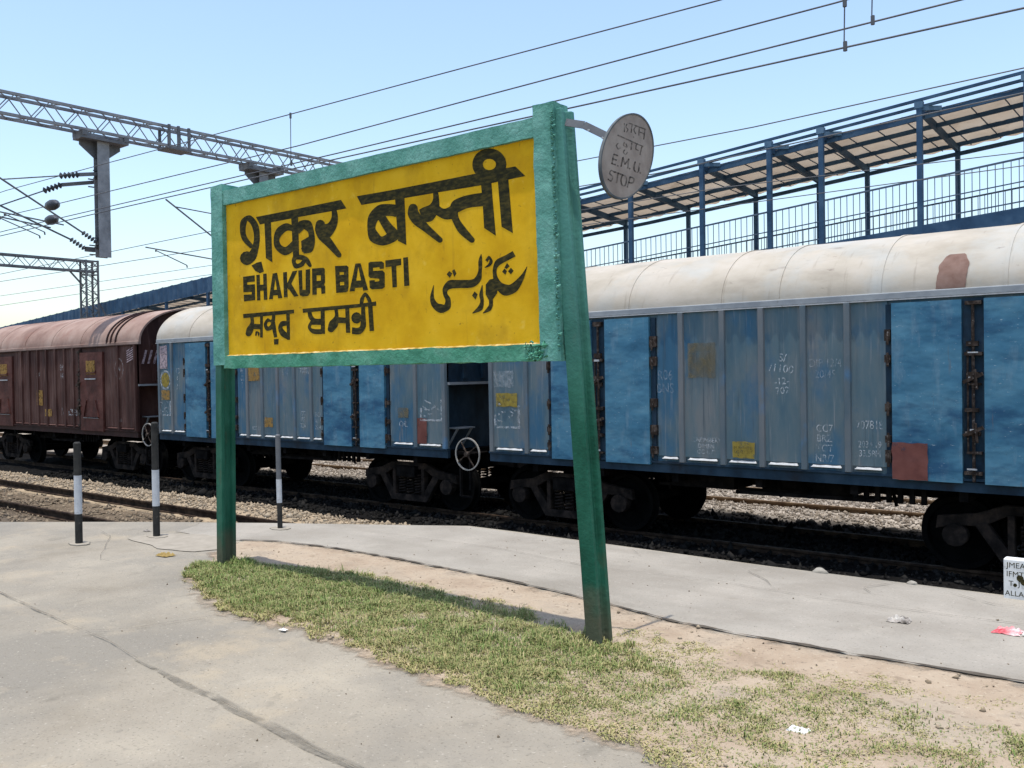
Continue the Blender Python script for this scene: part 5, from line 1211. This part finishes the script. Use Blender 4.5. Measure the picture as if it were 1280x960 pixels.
mb = MB(); along(mb, -75, 12, YF + .28, lambda x: rz(x) - .26, .05, .15); mb.build('roof_edge_beam', M['navy'], fb)
mb = MB()                                                  # blue side sheeting along the lower end of the ramp
xs = np.arange(-75, -17, .12)
for i, x in enumerate(xs):
    co = .018 * (1 if i % 3 == 0 else -.5)
    mb.v += [(x, YF - .07 + co, rz(x) + .05 + (.03 if i % 6 == 0 else 0)), (x, YF - .07 + co, rz(x) - .55)]
for i in range(len(xs) - 1): mb.f.append((2 * i, 2 * i + 1, 2 * i + 3, 2 * i + 2))
mb.build('fascia_sheet', M['navy'], fb)
mb = MB()                                                  # corrugated roof sheet; scalloped rear edge
xs = np.arange(-75, 12, .11)
sheet = []
for i, x in enumerate(xs):
    co = .018 * math.cos(2 * math.pi * i / 4)
    ye = YR + .42 + .05 * (1 if (i // 8) % 2 else 0) - (.07 if i % 8 == 0 else 0)
    for y, zz in ((YF + .25, -.20), (YF + 1.2, -.235), (YR - .6, -.30), (YR, -.32), (ye, -.345)): mb.v.append((x, y, rz(x) + zz + co))
for i in range(len(xs) - 1):
    for k in range(4): mb.f.append((i * 5 + k, i * 5 + k + 1, i * 5 + 5 + k + 1, i * 5 + 5 + k))
mb.build('roof_sheet', M['beige'], fb)
for y, zz in ((YF + 1.15, -.30), (YF + 2.1, -.335), (YR - .02, -.37)):
    mb = MB(); along(mb, -75, 12, y, lambda x: rz(x) + zz, .06, .09); mb.build('purlin', M['navy'], fb)
mb = MB()
for x in np.arange(-40, 6, .62): mb.bar((x, YF + .3, rz(x) - .243), (x, YR + .3, rz(x) - .365), .018, .02)
mb.build('sheet_seams', M['navy'], fb)
mb = MB(); along(mb, -60, 12, YR, lambda x: rz(x) - .58, .06, .09); mb.build('tie_beam', M['navy'], fb)
PX = [-74, -70, -66, -62, -58, -54, -50, -46, -42, -38, -34.5, -31.5, -28.5, -26, -24, -22, -20.2, -18.3, -16.4, -14.5, -12.45, -10.45, -8.75, -7.55, -5.5, -3.55, -1.6, .4, 2.4, 4.4, 6.4, 8.4]
for x in PX:
    mb = MB(); mb.box(x - .055, x + .055, YF - .05, YF + .05, dz(x) - .3, rz(x) - .03)
    mb.build('front_post', M['navy'], fb, bevel=.006)
    mb = MB(); mb.box(x - .05, x + .05, YR - .05, YR + .05, dz(x) - .3, rz(x) - .36)
    mb.build('rear_post', M['navy'], fb, bevel=.006)
    mb = MB(); mb.bar((x, YF + .05, rz(x) - .20), (x, YR, rz(x) - .47), .07, .15)
    mb.build('cross_beam', M['navy'], fb)
    mb = MB(); mb.box(x - .09, x + .075, YF - .058, YF + .058, rz(x) - .17, rz(x) - .035); mb.bar((x - .02, YF - .02, rz(x) - .17), (x + .35, YF + .26, rz(x) - .17), .06, .09)
    mb.build('bracket', M['navy_light'], fb)
mb = MB()
for a, c in zip(SEG[:-1], SEG[1:]):
    mb.hexa([(a, YF + .06, dz(a) - .14), (c, YF + .06, dz(c) - .14), (c, YR - .06, dz(c) - .14), (a, YR - .06, dz(a) - .14)], [(a, YF + .06, dz(a) - .04), (c, YF + .06, dz(c) - .04), (c, YR - .06, dz(c) - .04), (a, YR - .06, dz(a) - .04)])
mb.build('deck', M['concrete'], fb)
for y in (YF, YR):
    mb = MB(); along(mb, -75, 12, y, lambda x: dz(x) - .14, .09, .30); mb.build('edge_girder', M['navy'], fb)
for i in range(len(PX) - 1):
    a, c = PX[i], PX[i + 1]
    if c < -19 or a > 6: continue
    for y in (YF, YR):
        mb = MB()
        for h, t in ((.95, .035), (.50, .022), (.12, .025)): mb.bar((a + .06, y, dz(a) + h), (c - .06, y, dz(c) + h), t, t)
        n = int((c - a) / .135)
        for k in range(1, n):
            x = a + (c - a) * k / n
            mb.bar((x, y + .002, dz(x) + .01), (x, y + .002, dz(x) + .95), .013, .013)
        mb.build('railing', M['rail_paint'], fb)
for x in (-70, -62, -54, -46, -38, -31.5, -25, -18.3, -12.45, -5.5, 1.5, 8.4):
    for y in (YF + .3, YR - .3):
        mb = MB(); mb.box(x - .12, x + .12, y - .12, y + .12, GZ - .2, dz(x) - .3); mb.build('support_column', M['navy'], fb)
    mb = MB(); mb.box(x - .1, x + .1, YF + .1, YR - .1, dz(x) - .45, dz(x) - .30); mb.build('support_beam', M['navy'], fb)

# ------------------------------------------------------------------ portals over the lines
def truss(mb, X0, wx, ya, yb, za, zb, step, r=.022):
    for x in (X0 - wx / 2, X0 + wx / 2):
        for z in (za, zb): mb.bar((x, ya, z), (x, yb, z), .07, .07)
    n = int((yb - ya) / step)
    for i in range(n):
        y, y2 = ya + (yb - ya) * i / n, ya + (yb - ya) * (i + 1) / n
        for x in (X0 - wx / 2, X0 + wx / 2):
            ym = (y + y2) / 2
            mb.bar((x, y, zb), (x, ym, za), r, r); mb.bar((x, ym, za), (x, y2, zb), r, r)
        for z in (za, zb):
            mb.bar((X0 - wx / 2, y, z), (X0 + wx / 2, (y + y2) / 2, z), r, r); mb.bar((X0 + wx / 2, (y + y2) / 2, z), (X0 - wx / 2, y2, z), r, r)
def column(mb, X0, y, w, z0, z1, step):
    for dx in (-w / 2, w / 2):
        for dy in (-w / 2, w / 2): mb.bar((X0 + dx, y + dy, z0), (X0 + dx, y + dy, z1), .07, .07)
    n = int((z1 - z0) / step)
    for i in range(n):
        a, c = z0 + (z1 - z0) * i / n, z0 + (z1 - z0) * (i + 1) / n
        m_ = (a + c) / 2
        for q in (-w / 2, w / 2):
            mb.bar((X0 + q, y - w / 2, a), (X0 + q, y + w / 2, m_), .028); mb.bar((X0 + q, y + w / 2, m_), (X0 + q, y - w / 2, c), .028)
            mb.bar((X0 - w / 2, y + q, a), (X0 + w / 2, y + q, m_), .028); mb.bar((X0 + w / 2, y + q, m_), (X0 - w / 2, y + q, c), .028)
        if i % 3 == 0:
            for q in (-w / 2, w / 2): mb.bar((X0 + q, y - w / 2, a), (X0 + q, y + w / 2, a), .04); mb.bar((X0 - w / 2, y + q, a), (X0 + w / 2, y + q, a), .04)
XP = -23.6
po = empty('portal_gantry', (XP, 3, GZ)); tag(po, 'grey steel lattice portal spanning the tracks, nearer one, with drop posts hanging from it', 'gantry')
PI_ = Matrix.Translation((XP, 3, GZ)).inverted()
def pbuild(mb, name, m, parent, inv, **kw):
    o = mb.build(name, m, parent, **kw); o.matrix_parent_inverse = inv; return o
mb = MB(); truss(mb, XP, .42, 3.0, 25.6, 7.98, 8.50, .82); pbuild(mb, 'truss', M['galv'], po, PI_)
for y in (3.0, 25.6):
    mb = MB(); column(mb, XP, y, .5, GZ - .3, 8.55, .7); pbuild(mb, 'column', M['galv'], po, PI_)
mb = MB()
for y in (13.72, 14.0, 14.32):
    for x in (XP - .25, XP + .25): mb.bar((x, y, 7.93), (x, y, 8.56), .05, .07)
mb.box(XP - .27, XP + .27, 13.66, 14.38, 7.90, 7.95); pbuild(mb, 'splice', M['galv_dark'], po, PI_)
def drop(y, z0, z1):
    mb = MB()
    mb.box(XP - .11, XP - .09, y - .16, y + .16, z0, z1); mb.box(XP + .09, XP + .11, y - .16, y + .16, z0, z1); mb.box(XP - .088, XP + .088, y - .015, y + .015, z0, z1)
    o = pbuild(mb, 'drop_post', M['galv'], po, PI_)
    mb = MB()
    mb.prism([(y - .16, z1 - .42), (y + .16, z1 - .42), (y + .55, z1 - .12), (y + .55, z1), (y - .55, z1), (y - .55, z1 - .12)], 'x', XP - .085, XP - .07)
    mb.box(XP - .26, XP + .26, y - .62, y + .62, z1, z1 + .07); mb.box(XP - .28, XP + .28, y - .62, y - .5, z1 + .07, z1 + .2); mb.box(XP - .28, XP + .28, y + .5, y + .62, z1 + .07, z1 + .2)
    pbuild(mb, 'hanger_bracket', M['galv_dark'], po, PI_)
drop(11.92, 4.76, 7.76); drop(16.9, 4.76, 7.76)
# cantilevers: each swings on its post, so each is a thing of its own
def insulator(mb, p, q, n=5, r=.075):
    p, q = Vector(p), Vector(q)
    for i in range(n):
        a = p.lerp(q, (i + .1) / n); c = p.lerp(q, (i + .75) / n)
        mb.tube([a, a.lerp(c, .5), c], [r * .55, r, r * .45], 10)
def cantilever(X0, y, label, lo, hi, arm, stay):
    c = empty('cantilever_arm', (X0, y, lo[1])); tag(c, label, 'cantilever', 'overhead line cantilevers')
    I = Matrix.Translation((X0, y, lo[1])).inverted()
    mb = MB(); mb.tube([(X0, lo[0] - .35, lo[1] + .20), (X0, hi[0], hi[1])], .024, 8); pbuild(mb, 'strut_tube', M['galv_dark'], c, I)
    mb = MB(); sv = Vector((X0, *stay)); jv = Vector((X0, hi[0] + .28, hi[1] - .17)); sd_ = (jv - sv).normalized(); mb.tube([sv + sd_ * .9, jv], .016, 8); pbuild(mb, 'stay_tube', M['galv_dark'], c, I)
    mb = MB(); mb.tube([(X0, arm[0], arm[1]), (X0, arm[2], arm[3])], .018, 8); mb.tube([(X0 + .05, arm[2] + .25, arm[3] - .06), (X0 + .05, arm[2] + 1.2, arm[3] - .40)], .014, 6)
    mb.bar((X0 + .02, arm[2] + .3, arm[3] - .02), (X0 + .04, arm[2] + .27, arm[3] - .10), .03); mb.tube([(X0 + .05, arm[2] + 1.2, arm[3] - .40), (X0 + .05, arm[2] + 1.21, arm[3] - .47)], .02, 6)
    pbuild(mb, 'registration_arm', M['galv_dark'], c, I)
    mb = MB(); insulator(mb, (X0, lo[0] - .02, lo[1] + .01), (X0, lo[0] - .40, lo[1] + .23)); insulator(mb, sv + sd_ * .40, sv + sd_ * .92, 5, .085); pbuild(mb, 'insulator', M['insul'], c, I)
    mb = MB(); mb.bar((X0, y - .08, lo[1]), (X0, lo[0], lo[1]), .10, .12); mb.bar((X0, y - .08, stay[1] + .02), sv + sd_ * .40, .07, .09)
    for z in (lo[1] - .12, lo[1] + .12, stay[1] - .1, stay[1] + .1): mb.bar((X0 - .06, y - .2, z), (X0 - .06, y + .24, z), .03)
    pbuild(mb, 'hinge_bracket', M['galv_dark'], c, I)
cantilever(XP, 11.92, 'overhead line cantilever reaching left from the drop post, upper of two', (11.76, 5.14), (9.15, 6.60), (10.9, 5.50, 9.2, 5.66), (11.70, 6.92))
cantilever(XP - .28, 11.92, 'overhead line cantilever reaching left from the nearer drop post, lower of two', (11.58, 4.98), (9.15, 5.98), (10.7, 5.44, 9.2, 5.60), (11.35, 6.74))
cantilever(XP, 16.9, 'overhead line cantilever poking out left of the name board, below its top left corner', (16.74, 4.70), (13.72, 6.53), (16.2, 4.92, 13.1, 5.145), (16.6, 6.25))

X2 = -39.5
p2 = empty('portal_gantry', (X2, 19.3, GZ)); tag(p2, 'smaller lattice portal with a corner column, farther away behind the maroon wagon', 'gantry')
I2 = Matrix.Translation((X2, 19.3, GZ)).inverted()
mb = MB(); truss(mb, X2, .42, -2, 19.6, 6.22, 6.66, .8); pbuild(mb, 'truss', M['galv_dark'], p2, I2)
for y in (-2, 19.3):
    mb = MB(); column(mb, X2, y, .52, GZ - .3, 6.7, .62)
    mb.bar((X2, y - .28 if y > 0 else y + .28, 5.6), (X2, y - .85 if y > 0 else y + .85, 6.2), .06)
    pbuild(mb, 'column', M['galv_dark'], p2, I2)
mb = MB(); mb.bar((X2 + .1, 19.6, 5.0), (X2 + .4, 20.3, 3.4), .06); pbuild(mb, 'brace', M['galv_dark'], p2, I2)

# ------------------------------------------------------------------ overhead wires
def wire(name, label, pts, r, cat='overhead wire', drops=()):
    o0 = Vector(pts[0]); t = empty(name, o0); tag(t, label, cat, 'overhead wires above the tracks')
    I = Matrix.Translation(o0).inverted()
    mb = MB(); mb.tube(pts, r, 6); pbuild(mb, 'strand', M['wire'], t, I)
    for (x, y, z0, z1) in drops:
        mb = MB(); mb.tube([(x, y, z0), (x - .01, y, z1)], .007, 5); mb.tube([(x, y, z0 - .06), (x, y, z0 + .03)], .02, 6); mb.tube([(x, y, z1 - .03), (x, y, z1 + .06)], .02, 6)
        pbuild(mb, 'dropper', M['wire'], t, I)
wire('messenger_wire', 'topmost overhead wire, highest of the four crossing the sky above the name board', [(20, 9.5, 5.9), (-4.714, 9.5, 5.72), (-8.43, 9.5, 5.815), (-14.36, 9.5, 5.952), (-18.44, 9.5, 6.05), (-23.5, 9.5, 6.16), (-60, 9.5, 5.9)], .0085, drops=[(-12.45, 9.5, 5.90, 5.09)])
wire('messenger_wire', 'second overhead wire from the top, over the name board', [(20, 8.85, 5.5), (-3.183, 8.85, 5.09), (-7.862, 8.85, 5.10), (-11.44, 8.85, 5.10), (-19.3, 8.85, 5.231), (-23.5, 8.85, 5.32), (-60, 8.85, 5.3)], .0085, drops=[(-3.1, 8.85, 5.09, 4.64)])
wire('contact_wire', 'third overhead wire from the top, just above the lowest one over the name board', [(20, 9.5, 5.1), (-2.311, 9.5, 5.06), (-6.732, 9.5, 5.048), (-11.3, 9.5, 5.077), (-18.51, 9.5, 5.149), (-23.5, 9.5, 5.2), (-60, 9.5, 5.2)], .0095, drops=[(-3.05, 9.5, 5.4, 5.06)])
wire('contact_wire', 'lowest of the four overhead wires crossing above the name board to the right sign post', [(20, 8.85, 4.65), (-1.587, 8.85, 4.623), (-6.013, 8.85, 4.686), (-10.545, 8.85, 4.76), (-17.25, 8.85, 4.83), (-22.3, 8.85, 4.866), (-60, 8.85, 4.8)], .0095)
wire('contact_wire', 'thin contact wire running above the train roof, in front of the footbridge', [(20, 13.15, 5.6), (-2.365, 13.15, 5.03), (-7.7, 13.15, 4.80), (-20.35, 13.15, 4.82), (-33.2, 13.15, 4.92), (-60, 13.15, 4.9)], .009)
wire('messenger_wire', 'thin support wire over the blue wagons, left of the name board below the cantilever', [(20, 13.15, 5.9), (-6, 13.15, 5.25), (-20.337, 13.15, 5.25), (-33.18, 13.15, 5.17), (-60, 13.15, 5.4)], .009)
wire('messenger_wire', 'thin far wire beyond the train, upper of the two seen low at the left', [(20, 17.4, 5.2), (-3.1, 17.4, 5.15), (-8.7, 17.4, 5.32), (-12, 17.4, 5.29), (-26.95, 17.4, 5.298), (-43.95, 17.4, 5.349), (-70, 17.4, 5.3)], .009)
wire('contact_wire', 'thin far wire beyond the train, lowest one seen at the left', [(20, 17.4, 4.9), (-8.7, 17.4, 4.93), (-27.86, 17.4, 4.998), (-43.97, 17.4, 4.92), (-70, 17.4, 4.9)], .009)
for k, (p, q, lb) in enumerate((((-19.9, 8.85, 5.24), (-19.4, 8.85, 5.235), 'dark oval insulator hanging on a wire left of the drop post, upper one'), ((-21.4, 9.5, 5.18), (-20.9, 9.5, 5.175), 'dark oval insulator hanging on a wire left of the drop post, lower one'))):
    mb = MB(); p, q = Vector(p), Vector(q)
    mb.tube([p, p.lerp(q, .06), p.lerp(q, .2), p.lerp(q, .5), p.lerp(q, .8), p.lerp(q, .94), q], [.02, .03, .095, .115, .095, .03, .02], 12)
    tag(mb.build('wire_insulator', M['insul'], smooth=True), lb, 'insulator', 'insulators strung on the wires')

# ------------------------------------------------------------------ small things
nb = empty('marker_board', (-1.13, 7.02, 0)); tag(nb, 'small whitewashed marker board with black lettering at the platform edge beside the blue wagon', 'marker board')
mb = MB(); mb.box(-.272, .272, -.045, .045, -.06, .275); mb.build('board', M['whitepaint'], nb, bevel=.008)
for body, size, z, x in (('JMEA', .052, .232, -.195), ('IFMT', .052, .172, -.2), ('T  J', .050, .108, -.205), ('ALLAR', .050, .040, -.19), ('7 KLO', .052, .230, .02), ('ICU 4', .05, .17, .03), ('LB', .05, .105, .04)):
    me = text_mesh(body, size); me.transform(Matrix.Translation((x, -.0462, z)) @ Matrix.Rotation(math.pi / 2, 4, 'X'))
    me.materials.clear(); me.materials.append(M['letter']); o = bpy.data.objects.new('lettering', me); COL.objects.link(o); o.parent = nb
mb = MB()
for k, (x, z, r) in enumerate(((-.17, .15, .022), (-.15, .125, .02), (-.20, .10, .012), (-.02, .135, .02), (-.06, .165, .018))):
    mb.add([(x + r * (1 + .5 * noise.noise((t * 2, k, 0))) * math.cos(t), -.0466 - k * 2e-4, z + r * (1 + .5 * noise.noise((t * 2, k, 4))) * math.sin(t)) for t in np.linspace(0, 6.28, 13)[:-1]], [tuple(range(12))])
mb.build('paint_blot', M['letter'], nb)
def crumple(name, label, cat, x, y, sx, sy, h, m, seed, z=.005, group=None):
    mb = MB()
    def fn(u, v):
        a, c = u - .5, v - .5
        rim = 1 + .35 * noise.noise((math.atan2(c, a) * 1.3, seed, 2))
        hh = h * (.25 + abs(noise.noise((u * 4 + seed, v * 4, 1))) * 1.6)
        return (x + a * sx * rim, y + c * sy * rim + .15 * sy * a, z + max(.002, hh * (1 - (2 * max(abs(a), abs(c))) ** 4 * .8)))
    mb.grid(fn, 12, 12)
    return tag(mb.build(name, m, smooth=False), label, cat, group)
crumple('rag', 'crumpled grimy scrap lying on the pale paving near the platform edge', 'litter', -1.785, 5.95, .13, .09, .035, M['litter_dark'], 3)
mb = MB(); x, y = -1.14, 6.06                              # flattened sandal-like wrapper, red one end and white the other
crumple('wrapper', 'red and white crumpled wrapper on the paving at the right edge', 'litter', -1.20, 6.08, .15, .12, .03, M['litter_red'], 8)
crumple('paper_scrap', 'white paper scrap touching the red wrapper on the paving', 'litter', -1.06, 6.10, .13, .10, .03, M['litter_white'], 5)
crumple('paper_scrap', 'small white paper scrap among the sparse grass', 'litter', -1.59, 3.87, .09, .06, .02, M['litter_white'], 6, .012)
crumple('dry_leaf', 'curled dry leaf on the paving left of the left sign post', 'leaf', -7.62, 4.36, .16, .10, .03, M['leaf'], 2)
crumple('paper_scrap', 'tiny white flake at the lower edge of the grass', 'litter', -4.75, 3.50, .05, .035, .01, M['litter_white'], 9, .012)
crumple('paper_scrap', 'pale scrap lying between the rails behind the second bollard', 'litter', -13.3, 8.9, .22, .13, .05, M['litter_white'], 4, -.96)
crumple('dark_pebble', 'dark flat crumb on the paving between two bollards', 'litter', -9.0, 4.95, .08, .05, .015, M['litter_dark'], 11)
def rock(label, x, y, r, seed, m=M['concrete'], z=0):
    mb = MB()
    def fn(u, v):
        t, p = u * 2 * math.pi, v * math.pi / 2
        d = Vector((math.cos(t) * math.cos(p), math.sin(t) * math.cos(p), math.sin(p)))
        k = r * (1 + .25 * noise.noise(d * 1.6 + Vector((seed, 0, 0))))
        return (x + d.x * k * 1.2, y + d.y * k * .8, z + d.z * k * .8 - .004)
    mb.grid(fn, 16, 8); tag(mb.build('stone', m, smooth=True), label, 'stone')
rock('grey round stone at the platform edge just right of the right sign post', -4.92, 7.06, .055, 1)
rock('low grey stone at the platform edge in front of the wagon bogie', -2.70, 7.03, .05, 4)
rock('small grey stone at the platform edge below the wagon door', -2.02, 7.05, .035, 6)
